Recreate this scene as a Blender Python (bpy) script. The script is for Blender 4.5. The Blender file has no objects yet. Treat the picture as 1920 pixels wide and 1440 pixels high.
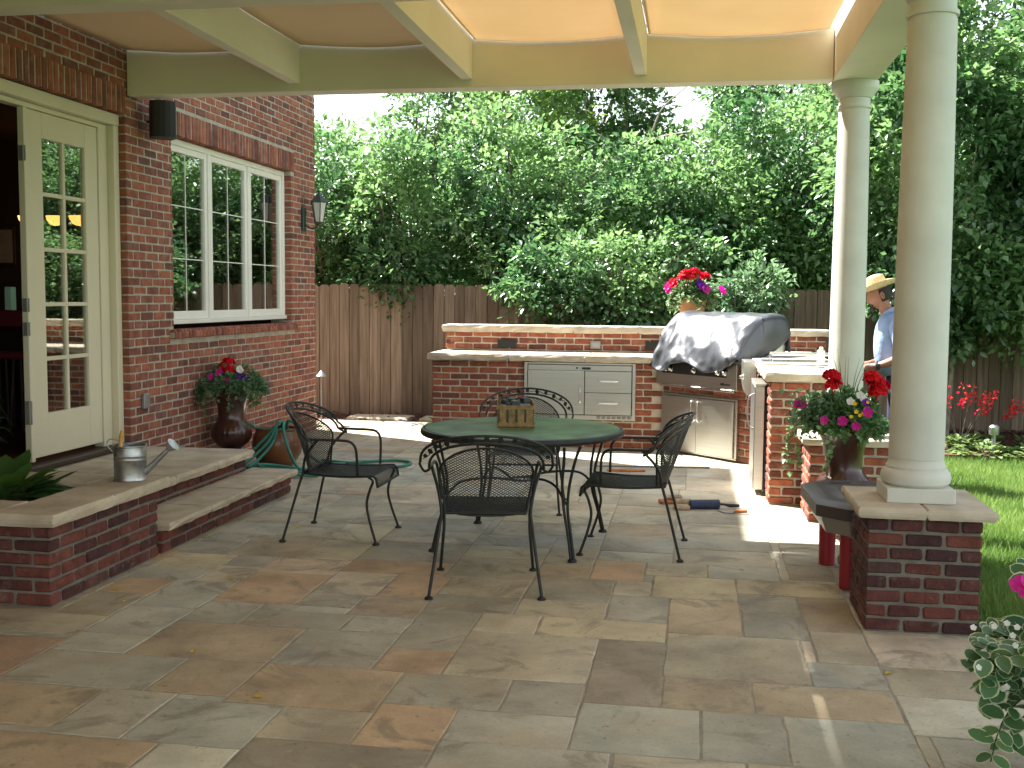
import bpy, math, random
import numpy as np
from mathutils import Vector, Matrix, noise
R = math.radians
PI = math.pi
scene = bpy.context.scene
COL = scene.collection
rng = random.Random(7)

# ---------------------------------------------------------------- camera numbers
CAM_H = 1.55
CAM_F = 2060.0          # focal length in pixels of a 1920 px wide picture
YAW, PITCH, ROLL = .1645, .0795, .0085
_f = Vector((-math.sin(YAW)*math.cos(PITCH), math.cos(YAW)*math.cos(PITCH), -math.sin(PITCH)))
_r = Vector((math.cos(YAW), math.sin(YAW), 0))
_u = _r.cross(_f)
RGT = _r*math.cos(ROLL) + _u*math.sin(ROLL)
UPV = -_r*math.sin(ROLL) + _u*math.cos(ROLL)

# ---------------------------------------------------------------- materials
MATS = {}
def nmat(name):
    m = bpy.data.materials.new(name); m.use_nodes = True
    nt = m.node_tree
    return m, nt, nt.nodes, nt.links, nt.nodes['Principled BSDF']

def mat(name, col, rough=.6, metal=0, spec=.5, var=.15, vscale=6, bump=0, bscale=40, col2=None, detail=6, coat=0, stretch=None):
    """plain surface: base colour broken up by noise, optional bump"""
    m, nt, N, L, P = nmat(name)
    tc = N.new('ShaderNodeTexCoord')
    src = tc.outputs['Object']
    if stretch:
        mp = N.new('ShaderNodeMapping'); mp.inputs['Scale'].default_value = stretch
        L.new(src, mp.inputs['Vector']); src = mp.outputs['Vector']
    nz = N.new('ShaderNodeTexNoise'); nz.inputs['Scale'].default_value = vscale; nz.inputs['Detail'].default_value = detail
    L.new(src, nz.inputs['Vector'])
    cr = N.new('ShaderNodeValToRGB')
    c = Vector(col)
    a = c*(1-var); b = Vector(col2) if col2 else c*(1+var)
    cr.color_ramp.elements[0].color = (*a, 1); cr.color_ramp.elements[0].position = .3
    cr.color_ramp.elements[1].color = (*b, 1); cr.color_ramp.elements[1].position = .7
    L.new(nz.outputs['Fac'], cr.inputs['Fac'])
    L.new(cr.outputs['Color'], P.inputs['Base Color'])
    P.inputs['Roughness'].default_value = rough; P.inputs['Metallic'].default_value = metal
    P.inputs['Specular IOR Level'].default_value = spec
    P.inputs['Coat Weight'].default_value = coat
    if bump:
        n2 = N.new('ShaderNodeTexNoise'); n2.inputs['Scale'].default_value = bscale; n2.inputs['Detail'].default_value = 5
        L.new(src, n2.inputs['Vector'])
        bp = N.new('ShaderNodeBump'); bp.inputs['Strength'].default_value = bump; bp.inputs['Distance'].default_value = .01
        L.new(n2.outputs['Fac'], bp.inputs['Height']); L.new(bp.outputs['Normal'], P.inputs['Normal'])
    MATS[name] = m
    return m

def ramp_mat(name, stops, rough=.85, bump=.5, bscale=60, spots=None, spec=.3, nmix=.35, nscale=14, stretch=None):
    """colour chosen by the per-vertex 'rnd' value (one value per brick / board / leaf clump)"""
    m, nt, N, L, P = nmat(name)
    at = N.new('ShaderNodeAttribute'); at.attribute_name = 'rnd'
    tc = N.new('ShaderNodeTexCoord')
    cr = N.new('ShaderNodeValToRGB')
    el = cr.color_ramp.elements
    el[0].position = stops[0][0]; el[0].color = (*stops[0][1], 1)
    el[1].position = stops[-1][0]; el[1].color = (*stops[-1][1], 1)
    for p, c in stops[1:-1]:
        e = el.new(p); e.color = (*c, 1)
    L.new(at.outputs['Fac'], cr.inputs['Fac'])
    nz = N.new('ShaderNodeTexNoise'); nz.inputs['Scale'].default_value = nscale; nz.inputs['Detail'].default_value = 8
    if stretch:
        mpp = N.new('ShaderNodeMapping'); mpp.inputs['Scale'].default_value = stretch; L.new(tc.outputs['Object'], mpp.inputs['Vector']); L.new(mpp.outputs[0], nz.inputs['Vector'])
    else: L.new(tc.outputs['Object'], nz.inputs['Vector'])
    mr = N.new('ShaderNodeMapRange'); mr.inputs['From Min'].default_value = .25; mr.inputs['From Max'].default_value = .75
    mr.inputs['To Min'].default_value = 1-nmix; mr.inputs['To Max'].default_value = 1+nmix
    L.new(nz.outputs['Fac'], mr.inputs['Value'])
    mx = N.new('ShaderNodeVectorMath'); mx.operation = 'SCALE'
    L.new(cr.outputs['Color'], mx.inputs[0]); L.new(mr.outputs['Result'], mx.inputs['Scale'])
    out = mx.outputs['Vector']
    if spots:
        n3 = N.new('ShaderNodeTexNoise'); n3.inputs['Scale'].default_value = spots[1]; n3.inputs['Detail'].default_value = 9
        n3.inputs['Roughness'].default_value = .7
        L.new(tc.outputs['Object'], n3.inputs['Vector'])
        r3 = N.new('ShaderNodeMapRange'); r3.inputs['From Min'].default_value = spots[2]; r3.inputs['From Max'].default_value = spots[2]+.12
        r3.inputs['To Max'].default_value = spots[3]
        L.new(n3.outputs['Fac'], r3.inputs['Value'])
        mc = N.new('ShaderNodeMix'); mc.data_type = 'RGBA'
        L.new(r3.outputs['Result'], mc.inputs['Factor']); L.new(out, mc.inputs[6]); mc.inputs[7].default_value = (*spots[0], 1)
        out = mc.outputs[2]
    L.new(out, P.inputs['Base Color'])
    P.inputs['Roughness'].default_value = rough; P.inputs['Specular IOR Level'].default_value = spec
    if bump:
        n2 = N.new('ShaderNodeTexNoise'); n2.inputs['Scale'].default_value = bscale; n2.inputs['Detail'].default_value = 6
        L.new(tc.outputs['Object'], n2.inputs['Vector'])
        bp = N.new('ShaderNodeBump'); bp.inputs['Strength'].default_value = bump; bp.inputs['Distance'].default_value = .008
        L.new(n2.outputs['Fac'], bp.inputs['Height']); L.new(bp.outputs['Normal'], P.inputs['Normal'])
    MATS[name] = m
    return m

def leaf_mat(name, dark, light, trans=.35, rough=.42, spec=.5, edge=None):
    m, nt, N, L, P = nmat(name)
    at = N.new('ShaderNodeAttribute'); at.attribute_name = 'rnd'
    cr = N.new('ShaderNodeValToRGB')
    cr.color_ramp.elements[0].color = (*dark, 1); cr.color_ramp.elements[1].color = (*light, 1)
    L.new(at.outputs['Fac'], cr.inputs['Fac'])
    out = cr.outputs['Color']
    if edge:
        a2 = N.new('ShaderNodeAttribute'); a2.attribute_name = 'rim'
        r2 = N.new('ShaderNodeMapRange'); r2.inputs['From Min'].default_value = .68; r2.inputs['From Max'].default_value = .8
        L.new(a2.outputs['Fac'], r2.inputs['Value'])
        mc = N.new('ShaderNodeMix'); mc.data_type = 'RGBA'
        L.new(r2.outputs['Result'], mc.inputs['Factor']); L.new(out, mc.inputs[6]); mc.inputs[7].default_value = (*edge, 1)
        out = mc.outputs[2]
    L.new(out, P.inputs['Base Color'])
    P.inputs['Roughness'].default_value = rough; P.inputs['Specular IOR Level'].default_value = spec
    tr = N.new('ShaderNodeBsdfTranslucent')
    hs = N.new('ShaderNodeHueSaturation'); hs.inputs['Value'].default_value = 1.5; hs.inputs['Saturation'].default_value = 1.1; hs.inputs['Hue'].default_value = .48
    L.new(out, hs.inputs['Color']); L.new(hs.outputs['Color'], tr.inputs['Color'])
    ms = N.new('ShaderNodeMixShader'); ms.inputs['Fac'].default_value = trans
    L.new(P.outputs['BSDF'], ms.inputs[1]); L.new(tr.outputs['BSDF'], ms.inputs[2])
    L.new(ms.outputs['Shader'], N['Material Output'].inputs['Surface'])
    MATS[name] = m
    return m

def glass_mat(name, tint=(.75,.8,.78), boost=1.6):
    m, nt, N, L, P = nmat(name)
    N.remove(P)
    g = N.new('ShaderNodeBsdfGlossy'); g.inputs['Roughness'].default_value = .01; g.inputs['Color'].default_value = (1,1,1,1)
    t = N.new('ShaderNodeBsdfTransparent'); t.inputs['Color'].default_value = (*tint, 1)
    fr = N.new('ShaderNodeFresnel'); fr.inputs['IOR'].default_value = 1.52
    gm = N.new('ShaderNodeNewGeometry'); ma = N.new('ShaderNodeMath'); ma.operation = 'MULTIPLY_ADD'; ma.inputs[1].default_value = 1/1.52-1.52; ma.inputs[2].default_value = 1.52
    L.new(gm.outputs['Backfacing'], ma.inputs[0]); L.new(ma.outputs[0], fr.inputs['IOR'])
    mu = N.new('ShaderNodeMath'); mu.operation = 'MULTIPLY'; mu.use_clamp = True; mu.inputs[1].default_value = boost
    L.new(fr.outputs['Fac'], mu.inputs[0])
    ms = N.new('ShaderNodeMixShader')
    L.new(mu.outputs[0], ms.inputs['Fac']); L.new(t.outputs[0], ms.inputs[1]); L.new(g.outputs[0], ms.inputs[2])
    L.new(ms.outputs[0], N['Material Output'].inputs['Surface'])
    MATS[name] = m
    return m

def M(n): return MATS[n]

# ---------------------------------------------------------------- object helpers
def tag(o, label=None, cat=None, group=None, kind=None):
    if label: o['label'] = label
    if cat: o['category'] = cat
    if group: o['group'] = group
    if kind: o['kind'] = kind
    return o
def empty(name, loc=(0,0,0), rz=0, label=None, cat=None, group=None):
    o = bpy.data.objects.new(name, None); COL.objects.link(o)
    o.location = loc; o.rotation_euler = (0, 0, rz); o.empty_display_size = .1
    return tag(o, label, cat, group)
def copy_tree(o, parent=None):
    c = o.copy(); COL.objects.link(c)
    if parent is not None: c.parent = parent
    for ch in list(o.children): copy_tree(ch, c)
    return c

class MB:
    """collects geometry, then links it as ONE mesh object"""
    def __init__(s): s.v = []; s.f = []; s.mi = []; s.rnd = []; s.col = []; s.useC = False
    def add(s, vs, fs, mi=0, rnd=None, col=None):
        o = len(s.v); s.v.extend([tuple(p) for p in vs])
        s.f.extend([tuple(o+i for i in f) for f in fs]); s.mi.extend([mi]*len(fs))
        r = rng.random() if rnd is None else rnd
        s.rnd.extend([r]*len(vs))
        if col is not None: s.useC = True
        s.col.extend([(col or (1,1,1))]*len(vs))
    def box(s, a, b, ch=.003, mi=0, rnd=None, col=None, jit=0, rot=None, org=None):
        """chamfered box between corners a and b"""
        a = Vector(a); b = Vector(b)
        lo = Vector([min(a[i], b[i]) for i in range(3)]); hi = Vector([max(a[i], b[i]) for i in range(3)])
        ch = min(ch, *(0.45*(hi[i]-lo[i]) for i in range(3)))
        vs = []; idx = {}
        for sx in (0,1):
            for sy in (0,1):
                for sz in (0,1):
                    c = Vector((hi.x if sx else lo.x, hi.y if sy else lo.y, hi.z if sz else lo.z))
                    j = Vector((rng.uniform(-jit,jit), rng.uniform(-jit,jit), rng.uniform(-jit,jit))) if jit else Vector((0,0,0))
                    d = Vector((-ch if sx else ch, -ch if sy else ch, -ch if sz else ch))
                    for ax in range(3):
                        p = c + d + j; p[ax] = (c+j)[ax]
                        idx[(sx,sy,sz,ax)] = len(vs); vs.append(p)
        fs = []
        for ax in range(3):
            o1, o2 = (ax+1) % 3, (ax+2) % 3
            for sd in (0,1):
                q = []
                for (p1, p2) in ((0,0),(1,0),(1,1),(0,1)):
                    k = [0,0,0]; k[ax] = sd; k[o1] = p1; k[o2] = p2
                    q.append(idx[(*k, ax)])
                fs.append(q if sd else q[::-1])
        for ax in range(3):        # edges parallel to ax
            o1, o2 = (ax+1) % 3, (ax+2) % 3
            for p1 in (0,1):
                for p2 in (0,1):
                    k0 = [0,0,0]; k0[ax] = 0; k0[o1] = p1; k0[o2] = p2; k1 = list(k0); k1[ax] = 1
                    q = [idx[(*k0,o1)], idx[(*k1,o1)], idx[(*k1,o2)], idx[(*k0,o2)]]
                    fs.append(q if (p1 != p2) else q[::-1])
        for sx in (0,1):
            for sy in (0,1):
                for sz in (0,1):
                    t = [idx[(sx,sy,sz,0)], idx[(sx,sy,sz,1)], idx[(sx,sy,sz,2)]]
                    fs.append(t if (sx+sy+sz) % 2 else t[::-1])
        if rot is not None:
            org = Vector(org or (0,0,0)); vs = [rot @ (v-org) + org for v in vs]
        s.add(vs, fs, mi, rnd, col)
    def tube(s, pts, r, seg=8, closed=False, mi=0, caps=True, rnd=None, flat=1.0):
        pts = [Vector(p) for p in pts]; n = len(pts)
        rs = list(r) if hasattr(r, '__len__') else [r]*n
        T = []
        for i in range(n):
            if closed: d = pts[(i+1) % n]-pts[i-1]
            else: d = pts[min(i+1, n-1)]-pts[max(i-1, 0)]
            T.append(d.normalized() if d.length > 1e-9 else Vector((0,0,1)))
        nn = T[0].orthogonal().normalized()
        vs = []; fs = []
        for i in range(n):
            nn = (nn - T[i]*nn.dot(T[i]))
            nn = nn.normalized() if nn.length > 1e-6 else T[i].orthogonal().normalized()
            bb = T[i].cross(nn)
            for k in range(seg):
                a = 2*PI*k/seg
                vs.append(pts[i] + nn*math.cos(a)*rs[i] + bb*math.sin(a)*rs[i]*flat)
        m = n if closed else n-1
        for i in range(m):
            j = (i+1) % n
            for k in range(seg):
                k2 = (k+1) % seg
                fs.append((i*seg+k, i*seg+k2, j*seg+k2, j*seg+k))
        if caps and not closed:
            fs.append(tuple(range(seg))[::-1]); fs.append(tuple((n-1)*seg+k for k in range(seg)))
        s.add(vs, fs, mi, rnd)
    def lathe(s, prof, seg=32, c=(0,0,0), mi=0, rib=None, rnd=None, ax=None):
        """prof = [(r, z)...]; rib = (count, depth, z0, z1)"""
        vs = []; fs = []; c = Vector(c)
        for (r, z) in prof:
            for k in range(seg):
                a = 2*PI*k/seg; rr = r
                if rib and rib[2] < z < rib[3]:
                    w = math.sin(PI*(z-rib[2])/(rib[3]-rib[2])); rr = r + rib[1]*w*abs(math.sin(rib[0]*a/2))
                p = Vector((rr*math.cos(a), rr*math.sin(a), z))
                if ax is not None: p = ax @ p
                vs.append(c+p)
        n = len(prof)
        for i in range(n-1):
            for k in range(seg):
                k2 = (k+1) % seg
                fs.append((i*seg+k, i*seg+k2, (i+1)*seg+k2, (i+1)*seg+k))
        if prof[0][0] > 1e-4: fs.append(tuple(range(seg))[::-1])
        if prof[-1][0] > 1e-4: fs.append(tuple((n-1)*seg+k for k in range(seg)))
        s.add(vs, fs, mi, rnd)
    def prism(s, poly, d, mi=0, rnd=None, col=None):
        """poly = 3-D points of a flat outline, pushed by vector d"""
        n = len(poly); d = Vector(d)
        vs = [Vector(p) for p in poly] + [Vector(p)+d for p in poly]
        fs = [tuple(range(n))[::-1], tuple(range(n, 2*n))] + [(i, (i+1) % n, n+(i+1) % n, n+i) for i in range(n)]
        s.add(vs, fs, mi, rnd, col)
    def slab(s, a, b, step=.07, jit=.006, ch=.006, mi=0, col=None, top=.0015):
        """stone slab whose side faces are rough (rock-faced)"""
        x0,y0,z0 = a; x1,y1,z1 = b
        ring = []
        def side(p, q):
            L = (Vector(q)-Vector(p)).length; n = max(1, int(L/step))
            return [Vector(p).lerp(Vector(q), i/n) for i in range(n)]
        ring = side((x0,y0,0),(x1,y0,0))+side((x1,y0,0),(x1,y1,0))+side((x1,y1,0),(x0,y1,0))+side((x0,y1,0),(x0,y0,0))
        c = Vector(((x0+x1)/2, (y0+y1)/2, 0)); n = len(ring)
        zs = [(z0,-ch), (z0+.25*(z1-z0), .0), (z0+.6*(z1-z0), .004), (z1-ch, 0), (z1, -ch)]
        vs = []
        hx, hy = (x1-x0)/2, (y1-y0)/2
        for (z, off) in zs:
            for p in ring:
                d = p-c; q = Vector((c.x + d.x*(1+off/hx), c.y + d.y*(1+off/hy), z))
                if z < z1-ch-1e-6: q += Vector((rng.uniform(-jit,jit), rng.uniform(-jit,jit), rng.uniform(-jit,jit)*.5))
                elif z < z1: q += Vector((rng.uniform(-jit,jit)*.5, rng.uniform(-jit,jit)*.5, -rng.random()*jit*.6))
                else: q += Vector((0,0,rng.uniform(-top, top)))
                vs.append(q)
        fs = []
        for i in range(len(zs)-1):
            for k in range(n):
                k2 = (k+1) % n; fs.append((i*n+k, i*n+k2, (i+1)*n+k2, (i+1)*n+k))
        fs.append(tuple(range(n))[::-1]); fs.append(tuple((len(zs)-1)*n+k for k in range(n)))
        s.add(vs, fs, mi, None, col)
    def xf(s, mtx):
        s.v = [tuple(mtx @ Vector(p)) for p in s.v]; return s
    def build(s, name, mats, parent=None, smooth=None, loc=None, label=None, cat=None, group=None, kind=None):
        me = bpy.data.meshes.new(name)
        me.from_pydata(s.v, [], s.f)
        if not isinstance(mats, (list, tuple)): mats = [mats]
        for m_ in mats: me.materials.append(MATS[m_] if isinstance(m_, str) else m_)
        if len(mats) > 1: me.polygons.foreach_set('material_index', s.mi)
        a = me.attributes.new('rnd', 'FLOAT', 'POINT'); a.data.foreach_set('value', s.rnd)
        if s.useC:
            a = me.attributes.new('tint', 'FLOAT_VECTOR', 'POINT'); a.data.foreach_set('vector', np.array(s.col, dtype=np.float32).ravel())
        if smooth is not None:
            me.polygons.foreach_set('use_smooth', [True]*len(me.polygons))
            me.set_sharp_from_angle(angle=R(smooth))
        me.update()
        o = bpy.data.objects.new(name, me); COL.objects.link(o)
        if parent: o.parent = parent
        if loc: o.location = loc
        return tag(o, label, cat, group, kind)

def np_mesh(name, V, F, mats, parent=None, rnd=None, rim=None, mi=None, smooth=False, attrs=None, **kw):
    """fast mesh from numpy arrays; F is (n, k) faces of k corners"""
    me = bpy.data.meshes.new(name)
    V = np.asarray(V, dtype=np.float32); F = np.asarray(F, dtype=np.int32)
    me.vertices.add(len(V)); me.vertices.foreach_set('co', V.ravel())
    k = F.shape[1]
    me.loops.add(F.size); me.loops.foreach_set('vertex_index', F.ravel())
    me.polygons.add(len(F)); me.polygons.foreach_set('loop_start', np.arange(0, F.size, k, dtype=np.int32))
    for m_ in (mats if isinstance(mats, (list, tuple)) else [mats]): me.materials.append(MATS[m_])
    if mi is not None: me.polygons.foreach_set('material_index', np.asarray(mi, dtype=np.int32))
    if rnd is not None:
        a = me.attributes.new('rnd', 'FLOAT', 'POINT'); a.data.foreach_set('value', np.asarray(rnd, dtype=np.float32))
    if rim is not None:
        a = me.attributes.new('rim', 'FLOAT', 'POINT'); a.data.foreach_set('value', np.asarray(rim, dtype=np.float32))
    if smooth: me.polygons.foreach_set('use_smooth', [True]*len(F))
    me.update(calc_edges=True)
    o = bpy.data.objects.new(name, me); COL.objects.link(o)
    if parent: o.parent = parent
    return tag(o, kw.get('label'), kw.get('cat'), kw.get('group'), kw.get('kind'))

def curve(pts, n=8, closed=False):
    """Catmull-Rom through pts"""
    P = [Vector(p) for p in pts]; out = []
    m = len(P); rngi = range(m if closed else m-1)
    for i in rngi:
        p0 = P[(i-1) % m] if (closed or i > 0) else P[0]*2-P[1]
        p1 = P[i]; p2 = P[(i+1) % m]
        p3 = P[(i+2) % m] if (closed or i+2 < m) else P[-1]*2-P[-2]
        for k in range(n):
            t = k/n
            out.append(.5*((2*p1)+(p2-p0)*t+(2*p0-5*p1+4*p2-p3)*t*t+(3*p1-p0-3*p2+p3)*t*t*t))
    if not closed: out.append(P[-1])
    return out

# ---------------------------------------------------------------- leaves
def leaf_cloud(C, N_, size, jitter, g, aspect=.55, fold=.25):
    """C (n,3) leaf base points, N_ (n,3) rough outward directions -> folded four-point leaves"""
    n = len(C)
    N_ = N_/(np.linalg.norm(N_, axis=1, keepdims=True)+1e-9)
    D = N_ + g.normal(0, jitter, (n,3)); D /= np.linalg.norm(D, axis=1, keepdims=True)
    Up = g.normal(0, .55, (n,3)) + np.array([0,0,1.0]); S = np.cross(D, Up); S /= (np.linalg.norm(S, axis=1, keepdims=True)+1e-9)
    Nn = np.cross(S, D)
    L = size*g.uniform(.5, 1.45, (n,1)); Wd = L*aspect*.5
    B = C; T = C + D*L - Nn*L*.12
    mid = C + D*L*.45 + Nn*L*.05
    A = mid + S*Wd + Nn*Wd*fold; E = mid - S*Wd + Nn*Wd*fold
    V = np.stack([B, A, T, E], 1).reshape(-1, 3)
    o = np.arange(n)*4
    F = np.stack([np.stack([o, o+1, o+2], 1), np.stack([o, o+2, o+3], 1)], 1).reshape(-1, 3)
    return V, F
def oval_leaves(C, D, Up, L, W, g):
    """large rounded leaves with a 'rim' value for a pale margin"""
    prof = [(0,0),(.12,.55),(.35,.95),(.6,1.0),(.82,.7),(1,.0)]
    V = []; F = []; rim = []
    for i in range(len(C)):
        d = Vector(D[i]).normalized(); u = Vector(Up[i]); s = d.cross(u)
        s = s.normalized() if s.length > 1e-4 else d.orthogonal().normalized(); nn = s.cross(d)
        o = len(V); l = L[i]; w = W[i]*.5
        cup = g.uniform(.05, .35); bend = g.uniform(-.1, .35)
        for (t, ww) in prof:
            c = Vector(C[i]) + d*l*t - nn*l*bend*t*t
            for q, rr in ((-1,1),(-.72,.6),(0,0),(.72,.6),(1,1)):
                V.append(c + s*w*ww*q + nn*w*ww*abs(q)*cup)
                rim.append(max(rr, 0 if .1 < t < .9 else 1.0))
        for a in range(len(prof)-1):
            for b in range(4):
                F.append((o+a*5+b, o+a*5+b+1, o+(a+1)*5+b+1, o+(a+1)*5+b))
    return np.array([tuple(v) for v in V]), np.array(F), np.array(rim)
STONE_COLS=['bgray', 'blotch', 'brown', 'dark', 'dbrown', 'dgray', 'gray', 'lgray', 'ltan', 'orange', 'otan', 'pgray', 'pink', 'pinko', 'red', 'tan', 'white', 'ytan']
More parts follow.
